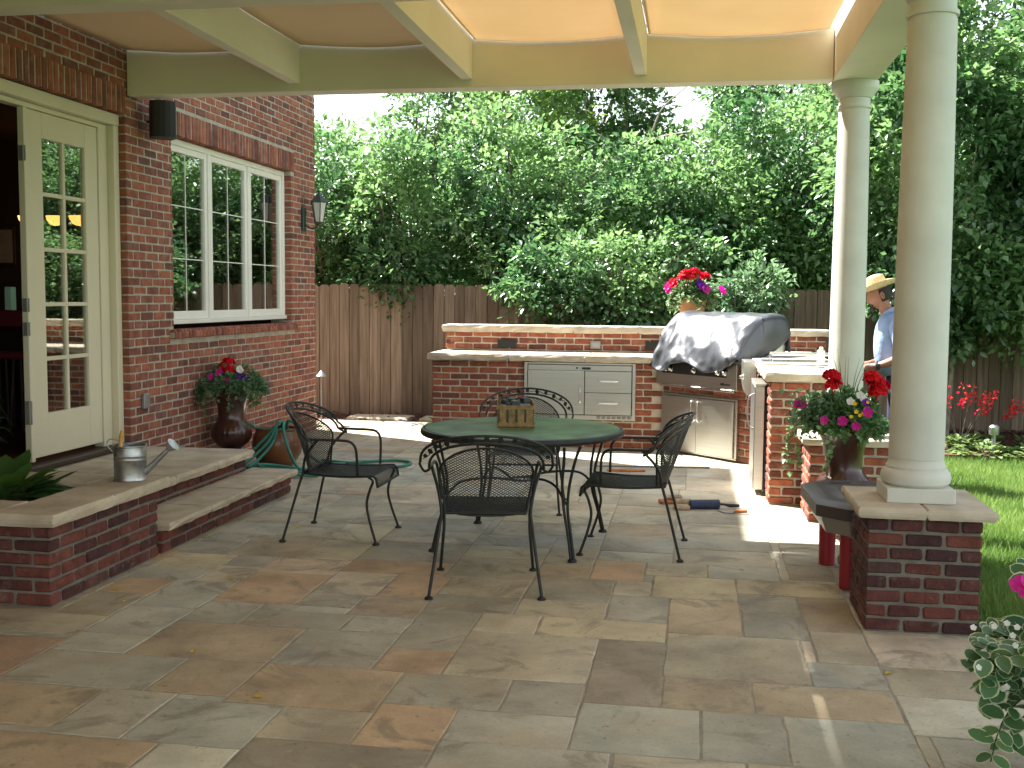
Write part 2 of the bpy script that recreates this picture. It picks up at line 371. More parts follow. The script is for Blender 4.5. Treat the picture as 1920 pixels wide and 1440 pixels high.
STONES="31,45,119,129,14;31,45,130,136,15;45,52,131,140,7;45,52,126,131,6;45,58,118,126,6;52,65,126,136,2;52,58,136,143,6;58,68,136,141,5;68,74,136,141,6;65,74,126,136,6;74,80,132,144,5;74,80,126,132,9;65,77,117,126,1;58,65,118,126,2;45,55,110,118,10;55,61,109,118,6;61,70,109,117,0;50,64,101,109,1;64,70,101,109,16;70,77,111,117,15;77,83,111,119,9;70,83,103,111,3;77,86,119,126,6;86,92,119,126,11;80,92,126,138,8;80,86,138,144,8;86,98,138,144,17;92,98,122,138,4;83,92,113,119,7;92,101,113,122,0;83,95,105,113,6;95,104,107,113,8;92,98,144,153,6;83,92,144,150,15;98,105,141,153,10;98,110,129,141,15;105,111,150,156,6;105,111,141,150,5;105,116,156,162,17;111,116,144,156,2;111,116,135,144,15;110,116,129,135,0;98,105,122,129,2;105,116,122,129,10;101,107,113,122,6;107,116,113,122,0;116,128,135,144,12;116,128,128,135,15;116,128,120,128,16;52,61,143,155,9;45,54,162,173,2;68,74,148,157,9;45,50,203,209,9;74,84,179,188,2;99,108,218,225,12;89,95,159,168,13;95,102,162,168,15;102,110,162,168,7;96,105,153,162,17;111,116,163,170,4;0,8,0,7,15;8,22,0,8,8;22,30,0,5,7;30,37,0,8,10;37,44,0,6,12;44,56,0,7,5;56,64,0,5,5;64,72,0,5,5;72,81,0,6,8;81,90,0,7,0;90,97,0,9,9;97,111,0,8,12;111,119,0,6,2;119,129,0,7,7;129,141,0,7,6;141,152,0,9,10;22,30,5,11,6;56,66,5,14,10;66,72,5,13,8;37,44,6,13,5;72,81,6,11,6;111,119,6,16,5;0,8,7,16,8;44,56,7,14,15;81,90,7,13,7;119,129,7,13,15;129,141,7,13,0;8,22,8,18,9;30,37,8,17,17;97,106,8,13,6;106,111,8,14,5;90,97,9,18,2;141,152,9,16,8;22,30,11,19,6;72,81,11,18,7;37,44,13,23,9;66,72,13,20,10;81,90,13,19,6;97,106,13,23,7;119,128,13,22,17;128,141,13,20,15;44,53,14,22,8;53,66,14,23,6;106,111,14,19,15;0,8,16,23,0;111,119,16,25,15;141,152,16,22,6;30,37,17,22,6;8,15,18,23,8;15,22,18,28,15;72,81,18,23,8;90,97,18,24,9;22,30,19,24,12;81,90,19,27,17;106,111,19,25,2;66,72,20,28,8;128,135,20,26,6;135,141,20,26,6;30,37,22,30,17;44,53,22,27,5;119,128,22,28,12;141,152,22,28,6;0,9,23,29,9;9,15,23,30,15;37,44,23,31,6;53,66,23,31,7;72,81,23,29,8;97,106,23,30,8;22,30,24,31,6;90,97,24,30,5;106,119,25,33,8;128,135,26,33,17;135,141,26,34,15;44,53,27,37,6;81,90,27,37,15;15,22,28,36,11;66,72,28,34,6;119,128,28,34,6;141,152,28,35,15;0,9,29,37,2;72,81,29,34,17;9,15,30,40,9;30,37,30,38,12;90,100,30,35,7;100,106,30,40,15;22,30,31,40,5;37,44,31,37,6;53,66,31,36,12;106,113,33,40,0;113,119,33,38,15;128,135,33,39,10;66,76,34,40,8;76,81,34,39,7;119,128,34,43,0;135,141,34,42,6;90,100,35,43,7;141,152,35,41,10;15,22,36,44,15;53,66,36,42,0;0,9,37,43,15;37,46,37,45,9;46,53,37,46,6;81,90,37,43,6;30,37,38,45,15;113,119,38,43,8;76,81,39,48,8;128,135,39,44,12;9,15,40,48,10;22,30,40,46,8;66,76,40,45,6;100,113,40,47,15;141,152,41,48,12;53,66,42,51,15;135,141,42,48,5;0,9,43,50,9;81,89,43,51,7;89,100,43,49,8;113,122,43,50,17;122,128,43,50,7;15,22,44,52,8;128,135,44,54,0;30,39,45,51,10;39,46,45,54,6;66,76,45,50,0;22,30,46,52,8;46,53,46,54,7;100,107,47,53,8;107,113,47,57,2;9,15,48,58,10;76,81,48,56,2;135,145,48,58,2;145,152,48,55,2;89,100,49,56,12;0,9,50,58,12;66,76,50,57,10;113,123,50,58,6;123,128,50,56,15;30,39,51,60,0;53,66,51,59,6;81,89,51,60,7;15,25,52,62,0;25,30,52,59,7;100,107,53,61,2;39,53,54,62,7;128,135,54,60,7;145,152,55,61,6;76,81,56,64,5;89,100,56,65,2;123,128,56,61,17;66,76,57,64,7;107,113,57,64,6;0,15,58,65,8;113,123,58,64,6;135,145,58,68,7;25,30,59,66,6;53,66,59,68,15;30,39,60,68,15;81,89,60,67,8;128,135,60,65,11;100,107,61,67,5;123,128,61,69,10;145,152,61,68,8;15,25,62,67,6;39,46,62,69,6;46,53,62,68,7;66,74,64,69,6;74,81,64,70,6;107,117,64,74,8;117,123,64,74,11;0,9,65,71,12;9,15,65,71,15;89,100,65,74,0;128,135,65,75,6;25,30,66,76,6;15,25,67,73,5;81,89,67,77,10;100,107,67,77,9;30,39,68,74,9;46,53,68,78,6;53,66,68,75,12;135,145,68,75,7;145,152,68,78,6;39,46,69,78,2;66,74,69,75,7;123,128,69,78,15;74,81,70,77,15;0,15,71,80,6;15,25,73,79,5;30,39,74,79,6;89,100,74,82,15;107,115,74,81,2;115,123,74,84,0;53,62,75,83,11;62,69,75,81,6;69,74,75,80,12;128,140,75,82,10;140,145,75,85,6;25,30,76,82,17;74,81,77,85,6;81,89,77,84,6;100,107,77,85,9;39,53,78,84,5;123,128,78,87,7;145,152,78,86,5;15,25,79,86,15;30,39,79,86,7;0,8,80,89,7;8,15,80,86,5;69,74,80,86,8;62,69,81,91,9;107,115,81,89,17;25,30,82,87,2;89,100,82,87,15;128,140,82,89,15;53,62,83,88,8;39,53,84,94,6;81,89,84,94,17;115,123,84,89,9;74,81,85,92,0;100,107,85,91,17;140,145,85,90,8;8,16,86,91,5;16,25,86,96,8;30,39,86,92,15;69,74,86,94,8;145,152,86,93,0;25,30,87,97,11;89,100,87,92,8;123,128,87,94,2;53,62,88,94,0;0,8,89,95,0;107,117,89,96,15;117,123,89,95,0;128,140,89,98,17;140,145,90,95,15;8,16,91,98,9;62,69,91,101,6;100,107,91,101,11;30,39,92,98,11;74,81,92,103,0;89,100,92,97,15;145,152,93,99,15;39,46,94,104,6;46,54,94,101,9;54,62,94,101,6;69,74,94,101,8;81,89,94,103,6;123,128,94,103,2;0,8,95,102,6;117,123,95,105,6;140,145,95,103,2;16,25,96,102,6;107,117,96,102,10;25,30,97,105,9;89,100,97,105,0;8,16,98,108,0;30,39,98,107,0;128,140,98,107,9;145,152,99,104,15;46,50,101,110,17;70,74,101,103,15;100,107,101,107,17;0,8,102,108,15;16,25,102,107,0;107,117,102,113,6;83,89,103,105,8;123,128,103,112,6;140,145,103,111,5;39,46,104,110,8;145,152,104,113,6;25,30,105,112,6;95,100,105,107,0;117,123,105,114,0;16,25,107,113,6;30,39,107,112,6;104,107,107,113,17;128,140,107,113,8;0,8,108,118,7;8,16,108,113,6;50,55,109,110,7;39,45,110,119,9;140,145,111,121,6;25,39,112,119,7;123,128,112,120,15;8,15,113,122,9;15,25,113,120,5;116,117,113,120,15;128,140,113,123,7;145,152,113,118,8;117,123,114,120,6;61,65,117,118,0;0,8,118,127,0;145,152,118,126,8;25,31,119,129,6;15,25,120,129,15;140,145,121,127,10;8,15,122,129,10;128,140,123,131,10;145,152,126,132,0;0,8,127,135,11;140,145,127,137,15;8,15,129,134,8;15,22,129,137,6;22,45,129,130,6;22,31,130,136,0;128,140,131,137,6;145,152,132,139,15;8,15,134,143,17;0,8,135,142,6;110,111,135,141,12;22,30,136,141,7;30,39,136,141,15;39,45,136,144,15;15,22,137,144,6;128,138,137,147,15;138,145,137,145,12;145,152,139,149,8;45,52,140,150,0;22,30,141,150,8;30,39,141,148,15;58,67,141,143,6;67,74,141,148,2;0,8,142,151,0;8,15,143,153,15;61,67,143,148,6;15,22,144,152,5;39,45,144,150,9;74,83,144,150,5;116,128,144,154,8;138,145,145,151,8;128,138,147,156,12;30,39,148,158,6;61,68,148,157,8;145,152,149,158,8;22,30,150,158,10;39,47,150,155,6;47,52,150,157,15;74,83,150,157,15;83,92,150,159,5;0,8,151,161,7;138,145,151,159,15;15,22,152,162,2;8,15,153,161,7;92,96,153,159,8;116,128,154,160,6;39,47,155,162,17;52,61,155,162,12;128,138,156,163,0;47,52,157,162,11;61,73,157,163,9;73,83,157,167,15;22,34,158,165,5;34,39,158,163,9;145,152,158,163,11;83,89,159,165,2;95,96,159,162,11;138,145,159,164,7;116,128,160,170,15;0,15,161,171,6;15,22,162,170,15;39,45,162,168,6;54,61,162,172,15;110,116,162,163,8;34,39,163,170,6;61,73,163,173,5;128,138,163,171,9;145,152,163,170,15;138,145,164,173,17;22,34,165,175,11;83,89,165,174,15;73,83,167,173,17;39,45,168,173,7;89,98,168,173,7;98,110,168,176,15;15,22,170,179,6;34,39,170,177,17;111,119,170,175,5;119,128,170,178,5;145,152,170,177,6;0,7,171,179,0;7,15,171,177,8;128,138,171,181,9;54,61,172,182,17;39,47,173,180,6;47,54,173,179,15;61,73,173,180,15;73,83,173,179,0;89,98,173,182,6;138,145,173,181,0;83,89,174,179,7;22,34,175,183,5;111,119,175,181,15;98,110,176,186,5;7,15,177,185,12;34,39,177,185,15;145,152,177,184,0;119,128,178,185,6;0,7,179,187,12;15,22,179,189,11;47,54,179,185,6;84,89,179,188,8;39,47,180,188,15;61,73,180,188,5;111,119,181,189,17;128,136,181,191,6;136,145,181,191,6;54,61,182,188,6;89,98,182,190,9;22,34,183,188,15;145,152,184,189,11;7,15,185,192,2;34,39,185,193,0;47,54,185,194,6;119,128,185,193,6;98,110,186,192,15;0,7,187,194,0;110,111,163,192,8;22,34,188,195,12;39,47,188,194,7;54,64,188,198,6;64,73,188,198,5;74,89,188,198,17;15,22,189,197,6;111,119,189,197,8;145,152,189,194,15;89,98,190,197,15;128,135,191,201,9;135,145,191,200,15;7,15,192,197,9;98,111,192,199,5;34,39,193,200,6;119,128,193,202,8;0,7,194,201,15;39,47,194,203,15;47,54,194,203,5;145,152,194,204,15;22,34,195,203,15;7,22,197,203,8;89,98,197,203,10;111,119,197,204,7;54,64,198,208,12;64,73,198,208,12;74,89,198,204,10;98,111,199,209,11;34,39,200,209,15;135,145,200,207,6;0,7,201,210,15;128,135,201,210,0;119,128,202,208,2;7,19,203,210,7;19,28,203,211,15;28,34,203,213,6;39,45,203,209,11;50,54,203,211,10;89,98,203,213,15;74,83,204,212,17;83,89,204,212,15;111,119,204,212,8;145,152,204,211,6;73,74,179,212,11;135,145,207,214,15;54,61,208,217,12;61,68,208,216,0;68,73,208,218,0;119,128,208,215,7;34,43,209,218,15;43,50,209,217,15;98,111,209,218,8;0,8,210,216,9;8,19,210,216,10;128,135,210,220,8;19,28,211,217,15;50,54,211,221,6;145,152,211,220,6;73,82,212,218,2;82,89,212,219,15;111,119,212,222,2;28,34,213,223,6;89,98,213,218,6;135,145,214,223,10;119,128,215,223,15;0,14,216,223,17;14,19,216,222,7;61,68,216,226,9;19,28,217,222,15;43,50,217,226,7;54,61,217,226,5;34,43,218,223,9;68,77,218,228,5;77,82,218,226,15;89,99,218,223,12;108,111,218,225,5;82,89,219,229,10;128,135,220,229,6;145,152,220,228,5;50,54,221,230,0;14,21,222,232,5;21,28,222,231,6;111,119,222,231,15;0,14,223,228,8;28,38,223,231,12;38,43,223,232,8;89,99,223,232,6;119,128,223,229,8;135,145,223,232,10;99,111,225,232,8;43,50,226,231,5;54,62,226,234,17;62,68,226,234,0;77,82,226,232,6;0,9,228,238,2;9,14,228,238,15;68,77,228,234,15;145,152,228,238,7;82,89,229,237,15;119,129,229,238,15;129,135,229,235,8;50,54,230,236,8;21,28,231,238,15;28,38,231,238,17;43,50,231,236,7;111,119,231,239,15;14,21,232,241,11;38,43,232,237,11;77,82,232,240,12;89,99,232,242,5;99,111,232,242,0;135,145,232,239,17;54,64,234,240,17;64,77,234,241,6;129,135,235,242,8;43,54,236,243,2;38,43,237,242,15;82,89,237,247,2;0,14,238,247,6;21,33,238,248,0;33,38,238,248,11;119,129,238,247,6;145,152,238,247,10;111,119,239,245,7;135,145,239,247,17;54,64,240,246,15;77,82,240,247,15;14,21,241,247,12;64,72,241,248,11;72,77,241,246,9;38,43,242,248,11;89,98,242,248,6;98,106,242,249,15;106,111,242,248,15;129,135,242,250,11;43,54,243,250,17;111,119,245,252,7;54,64,246,255,12;72,77,246,256,6;0,9,247,255,15;9,21,247,256,2;77,89,247,255,10;119,129,247,255,8;135,144,247,252,6;144,152,247,257,6;21,29,248,253,8;29,43,248,255,9;64,72,248,257,6;89,98,248,255,0;106,111,248,257,17;98,106,249,257,7;43,54,250,257,17;129,135,250,256,5;111,119,252,258,5;135,144,252,260,8;21,29,253,258,6;0,9,255,260,12;29,36,255,263,7;36,43,255,265,15;54,64,255,262,6;77,84,255,265,15;84,93,255,265,8;93,98,255,265,15;119,129,255,264,8;9,21,256,263,6;72,77,256,264,8;129,135,256,266,11;43,54,257,265,12;64,72,257,267,2;98,111,257,264,8;144,152,257,263,15;21,29,258,263,9;111,119,258,267,12;0,9,260,268,15;135,144,260,268,6;54,64,262,269,15;9,18,263,269,8;18,27,263,273,15;27,36,263,273,8;144,152,263,268,11;72,77,264,272,5;98,111,264,269,6;119,129,264,272,6;36,43,265,272,8;43,54,265,275,6;77,85,265,274,8;85,98,265,271,0;129,135,266,275,5;64,72,267,276,8;111,119,267,275,11;0,9,268,278,6;135,143,268,278,8;143,152,268,274,15;9,18,269,276,0;54,64,269,278,15;98,105,269,278,0;105,111,269,277,17;85,98,271,280,11;36,43,272,279,15;72,77,272,280,12;119,129,272,278,15;18,30,273,283,9;30,36,273,278,8;77,85,274,279,12;143,152,274,282,12;43,54,275,283,15;111,119,275,280,6;129,135,275,281,9;9,18,276,282,15;64,72,276,288,7;105,111,277,284,10;0,9,278,288,6;30,36,278,288,17;54,64,278,288,2;98,105,278,283,6;119,129,278,288,2;135,143,278,283,8;36,43,279,288,15;77,85,279,288,11;72,77,280,288,10;85,92,280,288,15;92,98,280,288,8;111,119,280,288,0;129,135,281,288,17;9,18,282,288,8;143,152,282,288,2;18,25,283,288,6;25,30,283,288,15;43,54,283,288,10;98,105,283,288,8;135,143,283,288,15;105,111,284,288,6"
# ---------------------------------------------------------------- the materials used
ramp_mat('house_brick', [(0,(.135,.062,.050)),(.25,(.215,.078,.055)),(.6,(.285,.098,.062)),(.85,(.34,.125,.072)),(1,(.19,.095,.078))], spots=((.36,.26,.21),9,.55,.45), bump=.8)
ramp_mat('shaded_brick', [(0,(.058,.027,.027)),(.3,(.090,.034,.030)),(.65,(.130,.043,.034)),(.9,(.165,.055,.040)),(1,(.080,.045,.041))], spots=((.26,.21,.18),10,.56,.4), bump=.9)  # darker brick: porch shade put into the colour, along with dirt
ramp_mat('island_brick', [(0,(.12,.05,.038)),(.3,(.20,.066,.042)),(.65,(.28,.085,.048)),(.9,(.34,.115,.06)),(1,(.16,.08,.06))], spots=((.42,.30,.23),9,.56,.45), bump=.9)
mat('mortar', (.40,.365,.29), .95, var=.2, vscale=9, bump=.6, bscale=70)
mat('pale_mortar', (.46,.41,.33), .95, var=.2, vscale=9, bump=.6, bscale=70)
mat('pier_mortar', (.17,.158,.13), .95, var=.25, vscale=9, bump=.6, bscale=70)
mat('dark_mortar', (.33,.31,.255), .95, var=.25, vscale=9, bump=.6, bscale=70)
mat('cap_stone', (.50,.42,.30), .85, var=.22, vscale=5, bump=.45, bscale=38, col2=(.60,.53,.41))
mat('white_paint', (.66,.62,.46), .5, var=.04, vscale=2.5, spec=.4)
mat('column_paint', (.60,.60,.535), .62, var=.10, vscale=3.5, spec=.4, bump=.05, bscale=300)
mat('beam_paint', (.76,.71,.58), .55, var=.06, vscale=1.7, spec=.3, bump=.08, bscale=150)
mat('window_paint', (.80,.80,.72), .4, var=.04, vscale=4)
mat('iron', (.014,.017,.014), .5, var=.3, vscale=30, spec=.45, bump=.2, bscale=300)
mat('table_green', (.035,.115,.055), .33, spec=.35, var=.5, vscale=6, col2=(.11,.26,.125), bump=.04, bscale=60, detail=12)
mat('steel', (.55,.54,.50), .34, metal=1, var=.06, vscale=3, stretch=(1,1,40))
mat('bright_steel', (.75,.75,.73), .2, metal=1, var=.04)
mat('dark_plastic', (.012,.012,.014), .5, var=.1)
mat('black_rubber', (.02,.02,.02), .7)
mat('cover_vinyl', (.045,.050,.060), .40, var=.2, vscale=4, bump=.3, bscale=12, spec=1.0)
mat('urn_glaze', (.050,.016,.012), .28, var=.4, vscale=8, coat=.4, bump=.1, bscale=25)
mat('terracotta', (.42,.20,.09), .8, var=.2, vscale=7, bump=.2)
mat('brown_bowl', (.17,.062,.022), .35, var=.3, vscale=6, coat=.3)
mat('hose_green', (.03,.20,.15), .45, var=.2, vscale=10)
mat('galvanised', (.40,.42,.43), .38, metal=.9, var=.3, vscale=14, col2=(.58,.60,.60))
mat('yellow_wood', (.55,.33,.09), .6, var=.25, vscale=20)
mat('mulch', (.085,.042,.026), .95, var=.6, vscale=60, bump=1, bscale=90, col2=(.16,.075,.045))
mat('soil', (.03,.02,.014), .95, var=.5, vscale=50, bump=1)
mat('fence_post_wood', (.16,.12,.085), .85, var=.25, vscale=8)
ramp_mat('fence_wood', [(0,(.13,.102,.072)),(.5,(.19,.148,.105)),(1,(.26,.205,.148))], bump=.3, bscale=30, nmix=.4, nscale=1.0, stretch=(26,26,1.6), spots=((.05,.035,.02),11,.66,.8))
mat('basket_wood', (.26,.17,.065), .7, var=.35, vscale=30, bump=.3)
mat('basket_dark', (.035,.05,.045), .5, var=.2)
mat('bark', (.15,.12,.09), .9, var=.3, vscale=12, bump=.8, bscale=40)
mat('pale_bark', (.30,.27,.22), .9, var=.3, vscale=12, bump=.6, bscale=40)
mat('toy_grey', (.065,.057,.053), .45, var=.1, vscale=5)
mat('toy_taupe', (.26,.235,.205), .45, var=.08, vscale=5)
mat('toy_red', (.30,.012,.02), .4, var=.1, vscale=5)
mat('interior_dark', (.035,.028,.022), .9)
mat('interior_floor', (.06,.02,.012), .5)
mat('picture_mat', (.35,.34,.3), .6)
mat('wood_dark', (.05,.03,.02), .5)
mat('red_cloth', (.25,.02,.03), .8)
mat('skin', (.33,.155,.10), .55, var=.12, vscale=14)
mat('hair', (.02,.014,.01), .7)
mat('shirt_blue', (.27,.38,.60), .85, var=.22, vscale=9, bump=.9, bscale=16)
mat('navy_cloth', (.03,.035,.07), .85)
mat('straw', (.62,.47,.27), .8, var=.25, vscale=60, bump=.5, bscale=180)
mat('blue_vinyl', (.03,.05,.12), .6, var=.3, vscale=30, bump=.4)
mat('orange_brown', (.45,.18,.07), .85, var=.3, vscale=30)
mat('tan_stone', (.45,.36,.25), .85, var=.3, vscale=25, bump=.6)
mat('grey_metal', (.30,.30,.30), .5, metal=.6, var=.2)
mat('verdigris', (.035,.06,.05), .5, var=.3, vscale=20)
mat('lamp_glass', (.55,.55,.50), .3, var=.05)
mat('roof_shingle', (.10,.09,.08), .9, var=.3, vscale=20)
leaf_mat('tree_leaf', (.043,.118,.048), (.205,.36,.145), .42, .30, .95)
leaf_mat('yellow_leaf', (.042,.110,.028), (.155,.275,.07), .40, .34, .75)
leaf_mat('dark_leaf', (.036,.100,.034), (.14,.26,.085), .38, .34, .75)
leaf_mat('blue_leaf', (.055,.13,.065), (.19,.32,.16), .38, .32, .8)
leaf_mat('hosta_leaf', (.03,.085,.02), (.075,.17,.035), .35, .45, .4)
leaf_mat('bed_leaf', (.09,.18,.05), (.25,.34,.14), .35, .5, .4)
leaf_mat('variegated_leaf', (.055,.145,.065), (.11,.24,.10), .3, .4, .5, edge=(.60,.66,.42))
leaf_mat('small_leaf', (.05,.12,.04), (.20,.30,.14), .35, .45, .4)
leaf_mat('grass_blade', (.075,.165,.035), (.22,.33,.10), .4, .5, .3)
leaf_mat('red_petal', (.45,.004,.006), (.75,.012,.012), .3, .6, .2)
leaf_mat('pink_petal', (.50,.015,.20), (.70,.06,.36), .3, .6, .2)
leaf_mat('purple_petal', (.08,.01,.20), (.20,.03,.40), .3, .6, .2)
leaf_mat('white_petal', (.70,.70,.65), (.85,.85,.8), .3, .6, .2)
leaf_mat('yellow_petal', (.75,.45,.01), (.85,.6,.04), .3, .6, .2)
leaf_mat('fallen_yellow', (.50,.38,.04), (.65,.5,.08), .2, .6, .2)
leaf_mat('coral_petal', (.60,.03,.03), (.80,.09,.07), .3, .6, .2)
glass_mat('window_glass', (.80,.84,.80), 2.7)
glass_mat('lantern_glass', (.85,.88,.85), 1.2)

def emis(name, col, st):
    m, nt, N, L, P = nmat(name)
    P.inputs['Base Color'].default_value = (*col, 1); P.inputs['Emission Color'].default_value = (*col, 1)
    P.inputs['Emission Strength'].default_value = st; MATS[name] = m
emis('lamp_bowl', (1.0,.36,.09), 1.1)
emis('daylight_glow', (.3,.5,.33), .02)  # even glow standing in for daylight through an inner window

def canvas_mat():
    m, nt, N, L, P = nmat('canvas')
    tc = N.new('ShaderNodeTexCoord')
    w = N.new('ShaderNodeTexNoise'); w.inputs['Scale'].default_value = 2.5; L.new(tc.outputs['Object'], w.inputs['Vector'])
    cr = N.new('ShaderNodeValToRGB'); cr.color_ramp.elements[0].color = (.70,.565,.37,1); cr.color_ramp.elements[1].color = (.77,.64,.45,1)
    L.new(w.outputs['Fac'], cr.inputs['Fac'])
    L.new(cr.outputs['Color'], P.inputs['Base Color']); P.inputs['Roughness'].default_value = .9; P.inputs['Specular IOR Level'].default_value = .1
    t = N.new('ShaderNodeBsdfTranslucent'); L.new(cr.outputs['Color'], t.inputs['Color'])
    ms = N.new('ShaderNodeMixShader'); ms.inputs['Fac'].default_value = .37
    L.new(P.outputs[0], ms.inputs[1]); L.new(t.outputs[0], ms.inputs[2]); L.new(ms.outputs[0], N['Material Output'].inputs['Surface'])
    MATS['canvas'] = m
canvas_mat()

def flag_mat():
    """sandstone flags: colour of each stone from 'tint', clouded and stained by noise"""
    m, nt, N, L, P = nmat('flagstone')
    at = N.new('ShaderNodeAttribute'); at.attribute_name = 'tint'
    ar = N.new('ShaderNodeAttribute'); ar.attribute_name = 'rnd'
    tc = N.new('ShaderNodeTexCoord')
    # every stone samples its own part of the noise
    cb = N.new('ShaderNodeCombineXYZ'); mu = N.new('ShaderNodeMath'); mu.operation = 'MULTIPLY'; mu.inputs[1].default_value = 40
    L.new(ar.outputs['Fac'], mu.inputs[0]); L.new(mu.outputs[0], cb.inputs['Z'])
    ad = N.new('ShaderNodeVectorMath'); ad.operation = 'ADD'; L.new(tc.outputs['Object'], ad.inputs[0]); L.new(cb.outputs[0], ad.inputs[1])
    def nz(sc, det=6, rough=.55, dist=0):
        n = N.new('ShaderNodeTexNoise'); n.inputs['Scale'].default_value = sc; n.inputs['Detail'].default_value = det
        n.inputs['Roughness'].default_value = rough; n.inputs['Distortion'].default_value = dist
        L.new(ad.outputs[0], n.inputs['Vector']); return n.outputs['Fac']
    def mr(src, a, b, c, d):
        r = N.new('ShaderNodeMapRange'); r.inputs[1].default_value = a; r.inputs[2].default_value = b; r.inputs[3].default_value = c; r.inputs[4].default_value = d
        L.new(src, r.inputs['Value']); return r.outputs['Result']
    def mix(f, a, bcol):
        x = N.new('ShaderNodeMix'); x.data_type = 'RGBA'; L.new(f, x.inputs['Factor']); L.new(a, x.inputs[6]); x.inputs[7].default_value = (*bcol, 1); return x.outputs[2]
    sc = N.new('ShaderNodeVectorMath'); sc.operation = 'SCALE'
    L.new(at.outputs['Vector'], sc.inputs[0]); L.new(mr(nz(2.6, 7, .6), .32, .68, .70, 1.26), sc.inputs['Scale'])
    c = sc.outputs[0]
    c = mix(mr(nz(1.5, 5, .55, 1.0), .50, .66, 0, .42), c, (.40,.31,.195))      # ochre clouds
    c = mix(mr(nz(2.3, 9, .7, 1.6), .53, .63, 0, .6), c, (.205,.18,.135))      # grey-brown clouds
    c = mix(mr(nz(7, 9, .75, .6), .58, .68, 0, .5), c, (.54,.50,.39))         # pale scuffs
    c = mix(mr(nz(34, 4, .6), .64, .72, 0, .6), c, (.12,.10,.075))              # specks
    s2 = N.new('ShaderNodeVectorMath'); s2.operation = 'SCALE'; L.new(c, s2.inputs[0]); L.new(mr(nz(90, 3), .3, .7, .93, 1.07), s2.inputs['Scale'])
    L.new(s2.outputs[0], P.inputs['Base Color'])
    L.new(mr(nz(4, 5), .3, .7, .55, .78), P.inputs['Roughness']); P.inputs['Specular IOR Level'].default_value = .35
    bp = N.new('ShaderNodeBump'); bp.inputs['Strength'].default_value = .6; bp.inputs['Distance'].default_value = .008
    L.new(nz(9, 9, .6), bp.inputs['Height']); L.new(bp.outputs[0], P.inputs['Normal'])
    MATS['flagstone'] = m
flag_mat()

def lawn_mat():
    m, nt, N, L, P = nmat('lawn_ground')
    tc = N.new('ShaderNodeTexCoord')
    n = N.new('ShaderNodeTexNoise'); n.inputs['Scale'].default_value = 40; n.inputs['Detail'].default_value = 8; L.new(tc.outputs['Object'], n.inputs['Vector'])
    cr = N.new('ShaderNodeValToRGB'); cr.color_ramp.elements[0].color = (.02,.05,.01,1); cr.color_ramp.elements[1].color = (.07,.16,.03,1)
    L.new(n.outputs['Fac'], cr.inputs['Fac']); L.new(cr.outputs['Color'], P.inputs['Base Color']); P.inputs['Roughness'].default_value = .9
    MATS['lawn_ground'] = m
lawn_mat()
# ================================================================ ground and patio
def sheet(name, x0, y0, x1, y1, z, m, kind='structure'):
    b = MB(); b.add([(x0,y0,z),(x1,y0,z),(x1,y1,z),(x0,y1,z)], [(0,1,2,3)]); return b.build(name, m, kind=kind)
sheet('ground', -200, -200, 200, 200, -.09, 'lawn_ground')

TINT = dict(gray=(.275,.27,.225), lgray=(.36,.35,.30), dgray=(.185,.175,.14), bgray=(.30,.315,.275), pgray=(.25,.225,.20),
            tan=(.33,.28,.195), ltan=(.38,.335,.25), ytan=(.40,.335,.205), otan=(.38,.28,.165), orange=(.36,.215,.11), pinko=(.42,.25,.145),
            pink=(.46,.36,.27), brown=(.285,.205,.125), dbrown=(.215,.165,.12), red=(.27,.13,.07), blotch=(.31,.205,.11), dark=(.15,.12,.08), white=(.46,.44,.36))
def flag(b, x0, y0, x1, y1, h, t):
    # one flagstone: slightly wandering, worn edges
    ring = []
    def side(p, q):
        L_ = math.hypot(q[0]-p[0], q[1]-p[1]); n = max(1, int(L_/.07))
        nx, ny = (q[1]-p[1])/L_, -(q[0]-p[0])/L_; w0 = rng.uniform(-1,1)
        for i in range(n):
            s_ = i/n; o = (rng.uniform(-.0028,.0028)+.0022*math.sin(3*s_+w0*3)) if i else -.003
            ring.append((p[0]+(q[0]-p[0])*s_+nx*o, p[1]+(q[1]-p[1])*s_+ny*o))
    side((x0,y0),(x1,y0)); side((x1,y0),(x1,y1)); side((x1,y1),(x0,y1)); side((x0,y1),(x0,y0))
    n = len(ring); cx_, cy_ = (x0+x1)/2, (y0+y1)/2; vs = []
    for (ins, z) in ((0,-.04),(0,h-.0025),(.003,h-.0004),(.007,h)):
        for (x, y) in ring:
            d = math.hypot(x-cx_, y-cy_); k_ = 1-ins*1.2/d; vs.append((cx_+(x-cx_)*k_, cy_+(y-cy_)*k_, z+(rng.uniform(-.0006,.0004) if ins else 0)))
    fs = [(i*n+k, i*n+(k+1)%n, (i+1)*n+(k+1)%n, (i+1)*n+k) for i in range(3) for k in range(n)]+[tuple(3*n+k for k in range(n))]
    b.add(vs, fs, 0, None, t)
b = MB()
for st in STONES.split(';'):
    i0, i1, j0, j1, c = map(int, st.split(','))
    x0 = -5.0+i0*.05; x1 = -5.0+i1*.05; y0 = -2.0+j0*.05; y1 = -2.0+j1*.05
    if x0 >= 1.34 and y0 >= 5.24: continue
    if x1 > 1.34 and y1 > 5.24: 
        if y0 >= 5.0: x1 = 1.34
        else: y1 = min(y1, 5.22)
    if y0 > 12.1: continue
    y1 = min(y1, 12.15)
    t = TINT[STONE_COLS[c]]; k = rng.uniform(.93, 1.07); mx = (.295,.278,.218); q_ = .42 if y0 < 6 else .6
    t = tuple((v*(1-q_)+m_*q_)*k*1.46*(1,1.02,1.0)[i_] for i_, (v, m_) in enumerate(zip(t, mx)))
    g = rng.uniform(.002, .0052); h = rng.uniform(-.0012, .0012)
    flag(b, x0+g, y0+g, x1-g, y1-g, h, t)
